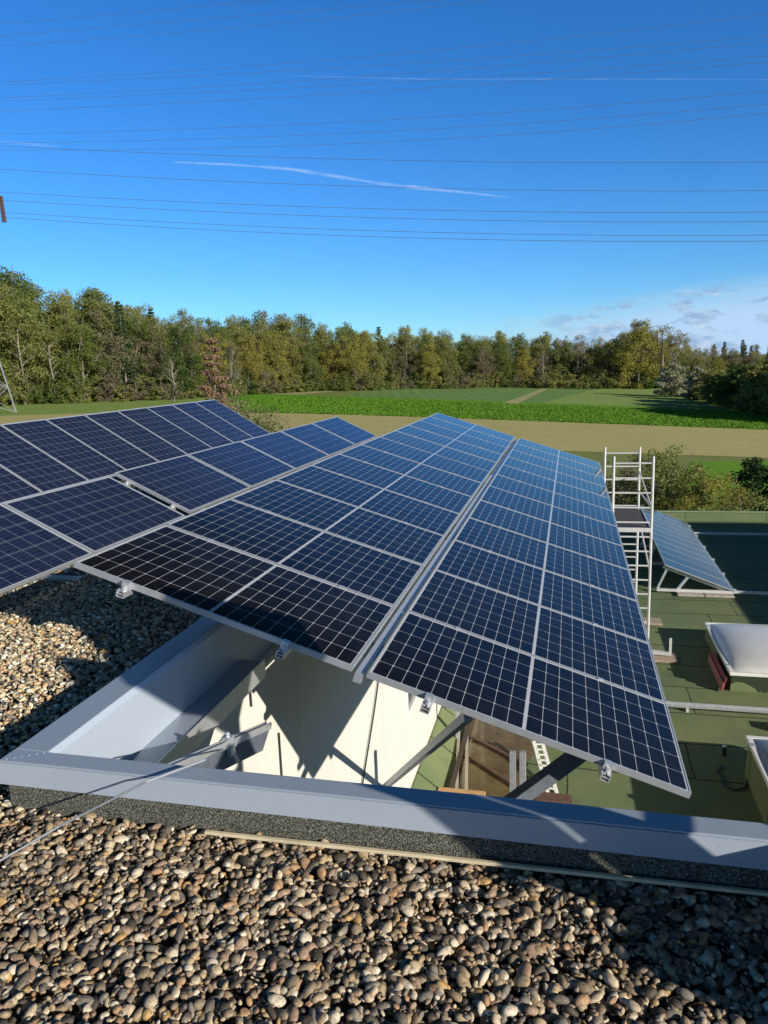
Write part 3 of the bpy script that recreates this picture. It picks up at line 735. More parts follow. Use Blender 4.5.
m.box(-2.058, -2.0440, 2.434, YE, ZCAP-.092, ZCAP-.03)
U(m, 'fascia_panel', CAP_SUNLIT)
ye = float(at_z(264, 660, ZC-1.82)[1])
m = MB(); m.box(-2.0425, -1.896, 2.434, ye, ZC-1.93, ZC-1.826); U(m, 'ledge', CAP)
m = MB(); m.box(-1.895, -1.885, 2.434, ye+.02, ZC-1.935, ZC-1.818); U(m, 'ledge_rail', ALU, bevel=.003)
m = MB(); m.box(XW+.001, XW+.022, 4.9, 4.915+2.2, ZC-1.99, ZC-1.955); U(m, 'ledge_rail', ALU)
# slated bitumen upstand below the cap
m = MB(); m.box(-2.19, 14, 2.343, 2.372, ZG-.09, ZCAP-.092); U(m, 'bitumen_upstand', BITUMEN)
m = MB(); m.box(-2.195, -2.165, 2.436, YE, ZG-.09, ZCAP-.092); U(m, 'bitumen_upstand', BITUMEN)
# kerb of felt at the foot of the white wall
m = MB(); zk = ZC-5.42
m.add([(XW+.004, 2.47, zk), (XW+.03, 2.47, zk), (XW+.42, 2.47, ZR+.008), (XW+.004, 2.47, ZR+.008), (XW+.004, YE, zk), (XW+.03, YE, zk), (XW+.42, YE, ZR+.008), (XW+.004, YE, ZR+.008)],
      [(1, 5, 6, 2), (0, 4, 5, 1), (0, 1, 2, 3), (4, 7, 6, 5)])
U(m, 'felt_upstand', FELT)
m = MB(); m.box(XW+.43, XW+.50, 2.5, 12.6, ZR+.004, ZR+.10); U(m, 'skirting_strip', simple('dark_brown_strip', (.06, .04, .025), .6, 0, .3, 8))
# window in the white wall, mostly under the panels
pw = at_x(404, 714, XW); wy, wz = float(pw[1]), float(pw[2])
m = MB(); m.box(XW+.001, XW+.05, wy, wy+1.5, wz-.04, wz); m.box(XW+.001, XW+.05, wy, wy+.05, wz+.001, wz+1.1); m.box(XW+.001, XW+.05, wy+1.45, wy+1.5, wz+.001, wz+1.1); m.box(XW+.001, XW+.05, wy, wy+1.5, wz+1.101, wz+1.15)
wf = U(m, 'window', WHITEP)
gl = NT('window_glass'); gl.base((.03, .04, .05)); gl.rough(.05)
o = MB().box(XW+.002, XW+.012, wy+.051, wy+1.449, wz+.002, wz+1.099).build('pane', gl.m); o.parent = wf
# rivets at the mitred corner
m = MB()
for q in np.linspace(0, 1, 6):
    p = np.array([-2.19, 2.35, ZCAP])*(1-q)+np.array([-2.07, 2.42, ZCAP])*q; m.tube([p-np.array([0, 0, .002]), p+np.array([0, 0, .0025])], .004, 8)
U(m, 'rivet', ALU)

# ------------------------------------------------------------------ gravel
def ico():
    t = (1+5**.5)/2
    v = np.array([(-1,t,0),(1,t,0),(-1,-t,0),(1,-t,0),(0,-1,t),(0,1,t),(0,-1,-t),(0,1,-t),(t,0,-1),(t,0,1),(-t,0,-1),(-t,0,1)], float)
    f = [(0,11,5),(0,5,1),(0,1,7),(0,7,10),(0,10,11),(1,5,9),(5,11,4),(11,10,2),(10,7,6),(7,1,8),(3,9,4),(3,4,2),(3,2,6),(3,6,8),(3,8,9),(4,9,5),(2,4,11),(6,2,10),(8,6,7),(9,8,1)]
    v /= np.linalg.norm(v[0]); v = list(map(tuple, v)); cache = {}; nf = []
    def mid(a, b):
        k = (min(a, b), max(a, b))
        if k not in cache: p = (np.array(v[a])+np.array(v[b]))/2; p /= np.linalg.norm(p); v.append(tuple(p)); cache[k] = len(v)-1
        return cache[k]
    for a, b, c in f: x, y, z = mid(a, b), mid(b, c), mid(c, a); nf += [(a, x, z), (b, y, x), (c, z, y), (x, y, z)]
    return np.array(v), np.array(nf)
IV, IF = ico()
def pebbles(name, x0, x1, y0, y1, zt, dens, smin, smax, label, keep=None, seed=1, mat=None):
    rg = np.random.default_rng(seed); n = int((x1-x0)*(y1-y0)*dens); x = rg.uniform(x0, x1, n); y = rg.uniform(y0, y1, n)
    if keep is not None: k = keep(x, y); x, y = x[k], y[k]; n = len(x)
    s = (smin+(smax-smin)*rg.random(n)**2.2)
    sc = np.stack([s*rg.uniform(.85, 1.6, n), s*rg.uniform(.62, 1.0, n), s*rg.uniform(.45, .75, n)], 1)*.5
    # 3 random bump directions per stone give irregular outlines
    Vv = np.repeat(IV[None], n, 0)
    for _ in range(5):
        d = rg.normal(size=(n, 3)); d /= np.linalg.norm(d, axis=1)[:, None]; dd = np.einsum('nij,nj->ni', Vv, d)
        Vv = Vv*(1+rg.uniform(-.34, .16, n)[:, None, None]*np.maximum(dd, 0)[..., None]**2)
    Vv = Vv*sc[:, None, :]
    a = rg.random(n)*6.283; b = rg.normal(0, .38, n); c = rg.normal(0, .38, n)
    ca, sa, cb, sb, cg, sg = np.cos(a), np.sin(a), np.cos(b), np.sin(b), np.cos(c), np.sin(c); O = np.zeros(n); I = np.ones(n)
    Rx = np.stack([np.stack([I, O, O], 1), np.stack([O, cb, -sb], 1), np.stack([O, sb, cb], 1)], 1)
    Ry = np.stack([np.stack([cg, O, sg], 1), np.stack([O, I, O], 1), np.stack([-sg, O, cg], 1)], 1)
    Rz = np.stack([np.stack([ca, -sa, O], 1), np.stack([sa, ca, O], 1), np.stack([O, O, I], 1)], 1)
    Rm = Rz@Rx@Ry
    Vv = np.einsum('nij,nkj->nki', Rm, Vv)
    z = zt-.028+rg.random(n)**.8*.034
    Vv += np.stack([x, y, z], 1)[:, None, :]
    F = (IF[None]+(np.arange(n)*len(IV))[:, None, None]).reshape(-1, 3)
    o = link(name, arr_mesh(name, Vv.reshape(-1, 3), F, mat or PEBBLE, True)); tag(o, label, 'gravel', kind='stuff'); return o
b = MB(); b.box(-16, 14, -10, 2.34, ZG-.1, ZG-.03); b.box(-16, -2.2, 2.34, YE-.02, ZG-.1, ZG-.031)
struct(b.build('gravel_bed', GRAVBASE))
pebbles('pebble_gravel', -1.95, 1.15, 1.05, 2.336, ZG, 4700, .015, .047, 'rounded multicoloured pebbles on the near roof in front of the parapet',
        seed=3)
pebbles('pebble_gravel', -6.2, -2.205, 1.9, 6.6, ZG, 3800, .012, .042, 'pale rounded pebbles on the left roof beside the diagonal parapet',
        keep=lambda x, y: (y > 1.6-.45*(x+2.2)) & (y < 6.6), seed=4, mat=PEBBLE_PALE)
for k_, (px_, py_) in enumerate(((105, 651), (12, 622))):
    q = at_z(px_, py_, ZG+.03); n_ = 9; V = [q]+[q+np.array([math.cos(6.283*j/n_)*(.035 if j % 2 else .02), math.sin(6.283*j/n_)*(.045 if j % 2 else .025), .008*math.sin(j*2.)]) for j in range(n_)]
    V = V+[v-np.array([0, 0, .0012]) for v in V]; m = MB(); m.add(V, [(0, j+1, (j+1) % n_+1) for j in range(n_)]+[(n_+1, n_+1+(j+1) % n_+1, n_+2+j) for j in range(n_)]+[(j+1, n_+2+j, n_+1+(j+1) % n_+1, (j+1) % n_+1) for j in range(n_)])
    tag(m.build('fallen_leaf', simple('autumn_leaf', (.62, .36, .10), .7, 0, .2, 30)), ['orange fallen leaf on the pale gravel near the parapet', 'yellowish fallen leaf on the pale gravel at the left edge'][k_], 'leaf')
pebbles('pebble_gravel', -2.7, -1.95, 1.2, 2.336, ZG, 3800, .015, .038, 'rounded pebbles in the corner of the two parapets', seed=5)

# thin board along the foot of the upstand
pa, pb_ = at_z(205, 832, ZG+.026), at_z(790, 896, ZG+.026)
b = MB(); b.beam(pa, pb_, .016, .012); tag(b.build('batten', simple('pale_batten', (.62, .52, .34), .7, 0, .2, 9), bevel=.002), 'long thin pale batten lying on the pebbles along the parapet', 'batten')

# ------------------------------------------------------------------ solar arrays
def panel_meshes(A, B, half, long_along_a, mat=None):
    """A along the slope, B along the row; top face at z=0"""
    fr = MB(); h = .035; lip = .009
    fr.box(0, A, 0, lip, -h, 0); fr.box(0, A, B-lip, B, -h, 0); fr.box(0, lip, lip, B-lip, -h, 0); fr.box(A-lip, A, lip, B-lip, -h, 0); fr.box(lip, A-lip, lip, B-lip, -.010, -.007)
    me = bpy.data.meshes.new('solar_panel'); me.from_pydata(np.concatenate(fr.v).tolist(), [], fr.f); me.materials.append(ALU_WHITE); me.update()
    c = bpy.data.meshes.new('cell_sheet'); e = lip
    c.from_pydata([(e, e, -.003), (A-e, e, -.003), (A-e, B-e, -.003), (e, B-e, -.003)], [], [(0, 1, 2, 3)])
    uv = c.uv_layers.new(name='UVMap')
    for li, vi in enumerate([0, 1, 2, 3]):
        x, y, _ = c.vertices[vi].co; uv.data[li].uv = (x, y) if long_along_a else (y, x)
    c.materials.append(mat or (MONO if half else POLY)); c.update(); return me, c
P_MONO = panel_meshes(1.755, 1.038, True, True)
P_POLY_L = panel_meshes(.99, 1.65, False, False)      # lying: long side along the row
P_POLY_P = panel_meshes(1.65, .99, False, True)       # standing: long side down the slope
P_SMALL = panel_meshes(1.70, .70, False, True, GREYCELL)

def add_panel(root, meshes, org, tilt, along_a, y, lift=0.):
    """org: upper corner of the plane (x,y,z abs)"""
    c, s = math.cos(tilt), math.sin(tilt); p = Vector((org[0]+c*along_a+s*lift, y, org[2]-s*along_a+c*lift))-root.location
    o = link('solar_panel', meshes[0], root, p); o.rotation_euler = (random.gauss(0, .0012), tilt+random.gauss(0, .0012), 0)
    link('cell_sheet', meshes[1], o); return o

def clamp(mb, p, tilt, k=1.):
    """end of a mounting rail with its end clamp: slotted profile sticking out"""
    c, s = math.cos(tilt), math.sin(tilt)
    def q(a, y, n): return (p[0]+c*a+s*n, p[1]+y, p[2]-s*a+c*n)
    def bx(a0, a1, y0, y1, n0, n1):
        v = [q(a, y, n) for n in (n0, n1) for y in (y0, y1) for a in (a0, a1)]; mb.add(v, [(0,2,3,1),(4,5,7,6),(0,1,5,4),(2,6,7,3),(0,4,6,2),(1,3,7,5)])
    w = .02*k
    bx(-w, -w+.006, -.07, .3, -.04, 0); bx(w-.006, w, -.07, .3, -.04, 0); bx(-w+.006, w-.006, -.07, .3, -.022, -.017); bx(-w+.006, w-.006, -.07, .3, -.04, -.036)
    bx(-w+.001, -.004, -.0695, .3, -.004, -.0005); bx(.004, w-.001, -.0695, .3, -.004, -.0005)
    bx(-.018*k, .018*k, -.032, -.002, .0005, .045); bx(-.014*k, .014*k, -.008, .012, .0355, .041); bx(-.006, .006, -.05, -.033, .002, .026)

TM = 0.3152; t_main = .315
def rail_beam(mb, org, tilt, a, y0, y1, n, w=.04, h=.04):
    c, s = math.cos(tilt), math.sin(tilt); p = np.array([org[0]+c*a+s*n, 0, org[2]-s*a+c*n]); mb.beam(p+np.array([0, y0, 0]), p+np.array([0, y1, 0]), w, h, (s, 0, c))
def slope_beam(mb, org, tilt, a0, a1, y, n, w=.06, h=.08):
    c, s = math.cos(tilt), math.sin(tilt); f = lambda a: np.array([org[0]+c*a+s*n, y, org[2]-s*a+c*n]); mb.beam(f(a0), f(a1), w, h, (s, 0, c))

def main_array():
    org = (-2.805, 3.717, ZC-1.062); t = t_main; S = 1.058
    root = thing('solar_array', 'large sloping array of black solar panels in two columns, twelve rows deep', 'solar array', (-1.1, 3.72, ZR))
    for col, a in enumerate((0, 1.842)):
        for k in range(12): add_panel(root, P_MONO, org, t, a, org[1]+k*S+.010)
    rails = [.36, 1.36, 2.20, 3.17]
    for a in rails:
        m = MB(); rail_beam(m, org, t, a, org[1]+.18, org[1]+12*S-.02, -.0565); o = m.build('rail', ALU); at_root(o, root)
        m = MB(); c, s = math.cos(t), math.sin(t); clamp(m, (org[0]+c*a-s*.0355, org[1]+.01, org[2]-s*a-c*.0355), t, 1.25); o = m.build('end_clamp', ALU); at_root(o, root)
    # profile filling the gap between the columns
    m = MB(); slope_beam_a = 1.7985
    c, s = math.cos(t), math.sin(t)
    for j in range(12):
        y0 = org[1]+j*S
        for yy in (y0+.45,):
            pass
    p = lambda a, n: np.array([org[0]+c*a+s*n, 0, org[2]-s*a+c*n])
    q0 = p(slope_beam_a, -.058)
    m.beam(q0+np.array([0, org[1]+.005, 0]), q0+np.array([0, org[1]+7.4, 0]), .046, .05, (s, 0, c)); q1 = p(slope_beam_a, -.085); m.beam(q1+np.array([0, org[1]+7.41, 0]), q1+np.array([0, org[1]+12*S-.03, 0]), .075, .03, (s, 0, c)); o = m.build('gap_profile', ALU); at_root(o, root)
    # middle clamps between neighbouring panels
    mc = MB(); mc.box(-.0175, .0175, -.013, .013, 0, .006); mc = mc.build('middle_clamp', ALU); mc.parent = root; first = True
    for a in rails:
        for k in range(1, 12):
            o = mc if first else mc.copy(); q = p(a, .0005)
            if not first: C.objects.link(o)
            first = False; o.location = Vector((q[0], org[1]+k*S, q[2]))-root.location; o.rotation_euler = (0, t, 0)
    for k, y in enumerate((org[1]+.55, org[1]+3.7, org[1]+6.9, org[1]+10.1, org[1]+12.3)):
        m = MB(); slope_beam(m, org, t, .1, 3.55, y, -.125, .06, .09); o = m.build('cross_beam', GALV); at_root(o, root)
    # struts down to the wall and to the lower roof
    def strut(a, b_, w_, h_, mat):
        m = MB(); m.beam(a, b_, w_, h_); o = m.build('strut', mat, bevel=.004); at_root(o, root)
    A = at_y(468, 716, 4.15); B = at_x(384, 788, XW+.03); strut(A, B, .055, .055, GALV)
    A = at_y(582, 752, 4.1); B = at_y(505, 808, 3.9); B2 = A+(B-A)*6.0; strut(A, B2, .075, .075, GALV_DARK)
    for k, y in enumerate((org[1]+6.9, org[1]+10.1, org[1]+12.3)):
        for a in (1.3, 3.3):
            q = p(a, -.17)+np.array([0, y, 0]); strut(q, (q[0], q[1], ZR+.02), .06, .06, GALV)
    for x0 in (512.5, 522.5):
        top = at_y(x0, 753, 6.2); m = MB(); m.box(top[0]-.028, top[0]+.028, top[1], top[1]+.05, ZR+.01, top[2]); o = m.build('post', GALV, bevel=.003); at_root(o, root)
    return root
main_array()

def poly_low():
    t = R(26.0)
    # right (lower) edge line x=-4.12, z=-1.55 below the eye
    c, s = math.cos(t), math.sin(t)
    xr, zr = -2.655*1.53, ZC-1.53; org = (xr-c*.99, 0, zr+s*.99)
    r1 = thing('solar_array', 'near blue solar panels lying low on the left gravel roof, at the left edge', 'solar array', (-4.5, 4, ZG))
    for k in range(4): add_panel(r1, P_POLY_L, org, t, 0, 5.69-1.672*k, 0)
    r2 = thing('solar_array', 'row of five blue solar panels between the black array and the far left array', 'solar array', (-4.5, 12, ZG))
    for k in range(5): add_panel(r2, P_POLY_L, org, t, 0, 7.43+1.69*k, .032)
    for rt, y0, y1, lf in ((r1, .7, 7.33, 0), (r2, 7.39, 15.85, .032)):
        for a in (.2, .79):
            m = MB(); rail_beam(m, org, t, a, y0, y1, -.056+lf); o = m.build('rail', ALU); at_root(o, rt)
            if rt is r2:
                m = MB(); clamp(m, (org[0]+c*a+s*(-.0035), 7.42, org[2]-s*a+c*(-.0035)), t, 1.2); o = m.build('end_clamp', ALU); at_root(o, rt)
        y = y0+.5
        while y < y1:
            m = MB(); f = lambda a, n: np.array([org[0]+c*a+s*n, y, org[2]-s*a+c*n])
            m.beam(f(.02, -.10+lf), f(.97, -.10+lf), .04, .05, (s, 0, c)); hi = f(.08, -.12+lf); m.beam(hi, (hi[0], y, ZG), .04, .04); m.beam((hi[0]-.1, y, ZG+.02), (xr+.05, y, ZG+.02), .05, .03)
            o = m.build('support', GALV); at_root(o, rt); y += 2.1
poly_low()

def poly_far():
    t = R(31.0); c, s = math.cos(t), math.sin(t)
    xr, zr = -4.51*1.50, ZC-1.50; org = (xr-c*1.65, 0, zr+s*1.65)
    rt = thing('solar_array', 'far left row of upright blue solar panels on the gravel roof', 'solar array', (-8, 12, ZG))
    for k in range(14): add_panel(rt, P_POLY_P, org, t, 0, 16.62-1.008*(k+1))
    for a in (.35, 1.3):
        m = MB(); rail_beam(m, org, t, a, 3, 16.55, -.056); o = m.build('rail', ALU); at_root(o, rt)
    y = 3.5
    while y < 16.5:
        m = MB(); f = lambda a, n: np.array([org[0]+c*a+s*n, y, org[2]-s*a+c*n])
        m.beam(f(.05, -.10), f(1.6, -.10), .04, .05, (s, 0, c)); hi = f(.15, -.12); m.beam(hi, (hi[0], y, ZG), .04, .04); m.beam((hi[0]-.1, y, ZG+.02), (xr+.05, y, ZG+.02), .05, .03)
        o = m.build('support', GALV); at_root(o, rt); y += 2.2
poly_far()

def right_array():
    t = R(20.8); c, s = math.cos(t), math.sin(t); xr, zr = 3.86, ZR+.135
    org = (xr-c*1.70, 0, zr+s*1.70); rt = thing('solar_array', 'small solar array on the green roof behind the scaffold tower', 'solar array', (3, 22, ZR))
    for k in range(11): add_panel(rt, P_SMALL, org, t, .0, 18.80+.725*k)
    m = MB()
    for k in range(6):
        q = np.array([org[0]+c*1.69, 18.85+1.45*k, org[2]-s*1.69]); m.box(q[0]-.03, q[0]+.05, q[1]-.03, q[1]+.03, q[2]-.05, q[2]+.02)
    o = m.build('edge_clamp', ALU); at_root(o, rt)
    for a in (.3, 1.35):
        m = MB(); rail_beam(m, org, t, a, 18.83, 26.7, -.056); o = m.build('rail', ALU); at_root(o, rt)
    for k, y in enumerate((18.9, 21.4, 23.4, 25.3)):
        m = MB(); f = lambda a, n: np.array([org[0]+c*a+s*n, y, org[2]-s*a+c*n]); m.beam(f(.0, -.1), f(1.6, -.1), .05, .05, (s, 0, c))
        q = f(.62, -.12); m.beam(q, (q[0]-.22, y, ZR+.09), .06, .06); q = f(.1, -.12); m.beam(q, (q[0]-.2, y, ZR+.1), .05, .05)
        o = m.build('support', ALU); at_root(o, rt)
        m = MB(); m.beam((2.1, y-.06, ZR+.085), ((9, 3.8, 3.8, 9)[k], y-.06, ZR+.085), .06, .06); o = m.build('base_rail', SCAFF); at_root(o, rt)
    for i, (xa, xb) in enumerate(((2.55, 3.15), (3.17, 3.82))):
        o = MB().box(xa, xb, 18.58, 18.98, ZR+.012, ZR+.052).build('ballast_slab', CONC, bevel=.01); tag(o, 'grey-brown ballast slab under the front rail of the small array, %s one' % ('left' if i == 0 else 'right'), 'slab', 'ballast slabs under the small array')
right_array()

# unseen right of the camera: slanted boards and a box added to shade the parapet
rt = thing('panel_trestle', 'spare solar panel resting on a slanted trestle on the gravel, outside the photo', 'trestle', (1.3, 1.6, ZG))
m = MB(); m.beam((1.30, 1.20, ZG+1.66), (1.30, 2.10, ZG+.91), .035, .27); o = m.build('spare_panel', ALU_WHITE); at_root(o, rt)
m = MB(); m.beam((1.35, 1.55, ZG+1.76), (1.35, 2.20, ZG+1.22), .035, .50); o = m.build('spare_panel', ALU_WHITE); at_root(o, rt)
m = MB(); m.beam((1.25, 1.31, ZG+1.08), (1.25, 1.85, ZG), .03, .145, (0, .8, .5)); o = m.build('leg', OLDWOOD); at_root(o, rt)
m = MB(); m.beam((1.25, 1.48, ZG+1.08), (1.25, 2.02, ZG), .03, .125, (0, .8, .5)); o = m.build('leg', OLDWOOD); at_root(o, rt)
m = MB(); m.beam((1.33, 2.05, ZG), (1.33, 2.05, ZG+1.1), .05, .05); m.beam((1.285, 1.40, ZG+.6), (1.33, 2.07, ZG+.6), .03, .05); o = m.build('post', OLDWOOD); at_root(o, rt)
rt = thing('tool_box', 'grey tool box on the gravel beside the air intake, outside the photo', 'tool box', (1.25, 2.0, ZG))  # box added out of view for its shadow on the gravel
m = MB(); m.box(.98, 1.5, 1.52, 2.24, ZG, ZG+.28); o = m.build('body', GALV_DARK, bevel=.01); at_root(o, rt)
m = MB(); m.box(.97, 1.51, 1.51, 2.25, ZG+.281, ZG+.34); o = m.build('lid', BLACK, bevel=.01); at_root(o, rt)

# ------------------------------------------------------------------ things on the lower roof
def scaffold():
    y0, y1 = 14.65, 16.55; xl, xr = .80, 1.50; zt = ZC-1.83; rt = thing('scaffold_tower', 'narrow aluminium mobile scaffold tower with a wooden deck beside the black array', 'scaffold', (1.15, 15.6, ZR))
    zt_b = ZC-1.87
    for (xa, xb, y, top) in ((xl, xr, y0, zt), (xl-.08, xr-.08, y1, zt_b)):
        for x in (xa, xb):
            m = MB(); m.tube([(x, y, ZR+.12), (x, y, top)], .025, 10); o = m.build('pole', SCAFF, smooth=False); at_root(o, rt)
        m = MB(); z = top-.13
        while z > ZR+.3: m.tube([(xa+.024, y, z), (xb-.024, y, z)], .017, 8); z -= .28
        o = m.build('rungs', SCAFF); at_root(o, rt)
    zd = ZC-3.2
    m = MB(); m.box(xl+.03, xr-.03, y0+.03, y1-.03, zd-.012, zd+.012); o = m.build('deck', simple('dark_plywood', (.075, .06, .05), .6, 0, .3, 10)); at_root(o, rt)
    m = MB(); m.box(xl-.0, xr+.0, y0-.03, y0-.005, zd-.06, zd+.02); m.box(xr-.03+.002, xr-.005, y0, y1, zd-.06, zd+.03); m.box(xl+.005, xl+.028, y0, y1, zd-.06, zd+.03); o = m.build('deck_frame', SCAFF); at_root(o, rt)
    m = MB()
    m.tube([(xr, y0, zt-.72-.28), (xr-.08, y1, zt-.55)], .017, 8); m.tube([(xr, y0, zd-.85), (xr-.08, y1, zd-.1)], .017, 8); m.tube([(xl, y0, ZR+.5), (xl-.08, y1, zd-.6)], .017, 8); m.tube([(xr, y0, ZR+.35), (xl-.08, y1, ZR+1.6)], .017, 8)
    m.tube([(xl, y0, zt-.98), (xl-.08, y1, zt-.98)], .017, 8); m.tube([(xr, y0, zt-.97), (xr-.08, y1, zt-.97)], .017, 8)
    o = m.build('brace', SCAFF); at_root(o, rt)
    for (x, y) in ((xl, y0), (xr, y0), (xl-.08, y1), (xr-.08, y1)):
        m = MB(); m.tube([(x, y, ZR+.06), (x, y, ZR+.2)], .016, 8); m.box(x-.07, x+.07, y-.07, y+.07, ZR+.052, ZR+.062); o = m.build('base_plate', GALV); at_root(o, rt)
    m = MB(); m.beam((xr-.2, y0-.05, ZR+.11), (xr+.42, y0-.12, ZR+.11), .07, .07); m.beam((xr+.4, y0-.12, ZR+.08), (xr+.4, y0-.12, ZR+.42), .045, .045); o = m.build('outrigger', SCAFF); at_root(o, rt)
    for k, (x, y, l) in enumerate(((xr+.1, y0-.1, 'front'), (xr+.05, y1+.1, 'back'))):
        o = MB().box(x-.42, x+.42, y-.24, y+.16, ZR+.010, ZR+.05).build('foot_board', OLDWOOD, bevel=.004); tag(o, 'weathered board under the %s feet of the scaffold tower' % l, 'board')
scaffold()

def skylight(xl, xr, yf, yb, zt, dome, label, tone, grey=False):
    rt = thing('skylight', label, 'skylight', ((xl+xr)/2, (yf+yb)/2, ZR))
    m = MB(); v = []
    for (e, z) in ((.02, ZR-.01), (0, zt-.06)): v += [(xl-e+.04, yf-e+.03, z), (xr+e-.04, yf-e+.03, z), (xr+e-.04, yb+e-.03, z), (xl-e+.04, yb+e-.03, z)]
    m.add(v, [(0, 1, 5, 4), (1, 2, 6, 5), (2, 3, 7, 6), (3, 0, 4, 7), (4, 5, 6, 7)]); o = m.build('kerb', FELT); at_root(o, rt)
    m = MB(); f = .07; z0_, z1 = zt-.058, zt
    m.box(xl, xr, yf, yf+f, z0_, z1); m.box(xl, xr, yb-f, yb, z0_, z1); m.box(xl, xl+f, yf+f, yb-f, z0_, z1); m.box(xr-f, xr, yf+f, yb-f, z0_, z1); o = m.build('frame', WHITEP, bevel=.008); at_root(o, rt)
    g = 28; u = np.linspace(-1, 1, g); X, Y = np.meshgrid(u, u); Z = zt-.012+dome*((1-np.abs(X)**2.6)*(1-np.abs(Y)**2.6))**.62
    X = (xl+xr)/2+X*((xr-xl)/2-f*.8); Y = (yf+yb)/2+Y*((yb-yf)/2-f*.8); i = np.arange(g-1)[:, None]*g+np.arange(g-1)[None]
    t = NT('opal_dome'); n = t.noise(t.pos(), 3, 6, .7); t.base(t.ramp(n, [(.3, tuple(x*.85 for x in tone)), (.7, tone)])); t.rough(.28); t.b.inputs['Subsurface Weight'].default_value = .15
    o = link('dome', arr_mesh('dome', np.stack([X, Y, Z], -1).reshape(-1, 3), np.stack([i, i+1, i+1+g, i+g], -1).reshape(-1, 4), t.m, True)); at_root(o, rt)
    m = MB()
    for yy in (yf+.3, yb-.3): m.box(xl-.015, xl+.05, yy-.04, yy+.04, zt-.03, zt+.02)
    o = m.build('hinge', GALV); at_root(o, rt)
skylight(2.70, 4.3, 13.20, 15.80, ZC-5.38, .15, 'pale domed rooflight with white frame on the green roof, farther of two', (.74, .73, .70))
skylight(2.36, 3.9, 8.40, 10.38, ZC-5.12, .12, 'grey domed rooflight with a tall green kerb, nearer of two', (.26, .28, .31))

# red boards leaning on the far rooflight
a0 = at_z(706, 652, ZR+.18); b0 = at_z(721, 682, ZR+.12)
rt = thing('leaning_board', 'dark red board leaning against the side of the pale rooflight', 'board', (2.55, 14, ZR))
m = MB(); m.beam((2.625, 13.18, ZR+.13), (2.625, 14.55, ZR+.13), .022, .22, (.25, 0, 1)); o = m.build('board', RED, bevel=.004); at_root(o, rt)
m = MB(); m.beam((2.585, 13.12, ZR+.09), (2.585, 14.50, ZR+.09), .02, .14, (.2, 0, 1)); o = m.build('lower_board', simple('faded_red', (.33, .12, .11), .5), bevel=.004); at_root(o, rt)

# cable tray crossing the felt
rt = thing('cable_tray', 'perforated grey cable tray running across the green roof', 'cable tray', (3, 12.3, ZR))
m = MB(); m.box(1.2, 9, 12.26, 12.36, ZR+.07, ZR+.074); m.box(1.2, 9, 12.255, 12.26, ZR+.07, ZR+.118); m.box(1.2, 9, 12.36, 12.365, ZR+.07, ZR+.118)
for k in range(97): m.box(1.22+k*.08, 1.262+k*.08, 12.2505, 12.256, ZR+.080, ZR+.106)
o = m.build('tray', GALV); at_root(o, rt)
m = MB()
for x in (1.9, 3.9, 5.9): m.box(x-.02, x+.02, 12.24, 12.34, ZR, ZR+.07)
o = m.build('foot', SCAFF); at_root(o, rt)
o = MB().box(3.02, 3.45, 11.75, 11.95, ZR+.01, ZR+.1).build('brick', simple('orange_brick', (.36, .15, .07), .85, 0, .3, 12, .4), bevel=.006); tag(o, 'reddish brick lying just in front of the cable tray', 'brick')

# small tool and its cable lying in the shade
q = at_z(724, 755, ZR)
rt = thing('vent_pipe', 'small dark vent with a white cap standing in the shade of the near rooflight', 'vent', (float(q[0]), float(q[1]), ZR))
m = MB(); m.tube([(q[0], q[1], ZR), (q[0], q[1], ZR+.13)], .03, 12); o = m.build('pipe', BLACK); at_root(o, rt)
m = MB(); m.tube([(q[0], q[1], ZR+.131), (q[0], q[1], ZR+.15)], .032, 12); o = m.build('cap', WHITEP); at_root(o, rt)
pts = [at_z(x, y, ZR+.015) for x, y in ((722, 765), (716, 772), (722, 778), (724, 786), (735, 790), (745, 788), (748, 778))]
tag((lambda m: m.tube(pts, .012, 6) and m)(MB()).build('cable', BLACK), 'loose black cable looped on the shaded felt by the near rooflight', 'cable')

# unseen block added on the right, shaped to cast shade over the green roof
hs_ = thing('roof_house', 'low box-shaped roof structure on the right of the green roof, outside the photo', 'roof structure', (12, 19, ZR))
HH = 2.0; xl = 3.95+2.5*HH
m = MB(); m.box(xl, xl+5, 14.9-1.45*HH+1.1, 27.2-1.45*HH, ZR-.02, ZR+HH); o = m.build('wall', RENDER); at_root(o, hs_)
m = MB(); m.box(xl-.04, xl+5.04, 14.9-1.45*HH+1.06, 27.24-1.45*HH, ZR+HH+.001, ZR+HH+.06); o = m.build('roof', CAP); at_root(o, hs_)

# ------------------------------------------------------------------ things in the gap below the panels
def white_ladder():
    a = at_z(553, 793, ZR+.05); b_ = at_y(538, 742, a[1]+.9); rt = thing('ladder', 'short white ladder leaning up under the near corner of the black array', 'ladder', (float(a[0]), float(a[1]), ZR))
    for dx in (-.06, .06):
        m = MB(); m.beam(a+np.array([dx, 0, -.04]), b_+np.array([dx, 0, .0]), .05, .025); o = m.build('rail', WHITEP); at_root(o, rt)
    m = MB()
    for q in np.linspace(.08, .95, 9): p_ = a*(1-q)+b_*q; m.tube([p_+np.array([-.045, 0, 0]), p_+np.array([.045, 0, 0])], .014, 6)
    o = m.build('rungs', WHITEP); at_root(o, rt)
white_ladder()
p0, p1 = at_z(438, 791, ZR+.1), at_z(485, 796, ZR+.1)
m = MB(); m.box(p0[0], p1[0], p0[1]-.25, p0[1]+.06, ZR+.05, ZR+.13); tag(m.build('timber_plank', WOOD, bevel=.006), 'fresh orange timber plank lying below the parapet edge', 'plank')
p0, p1 = at_z(536, 795, ZR+.05), at_z(572, 797, ZR+.05)
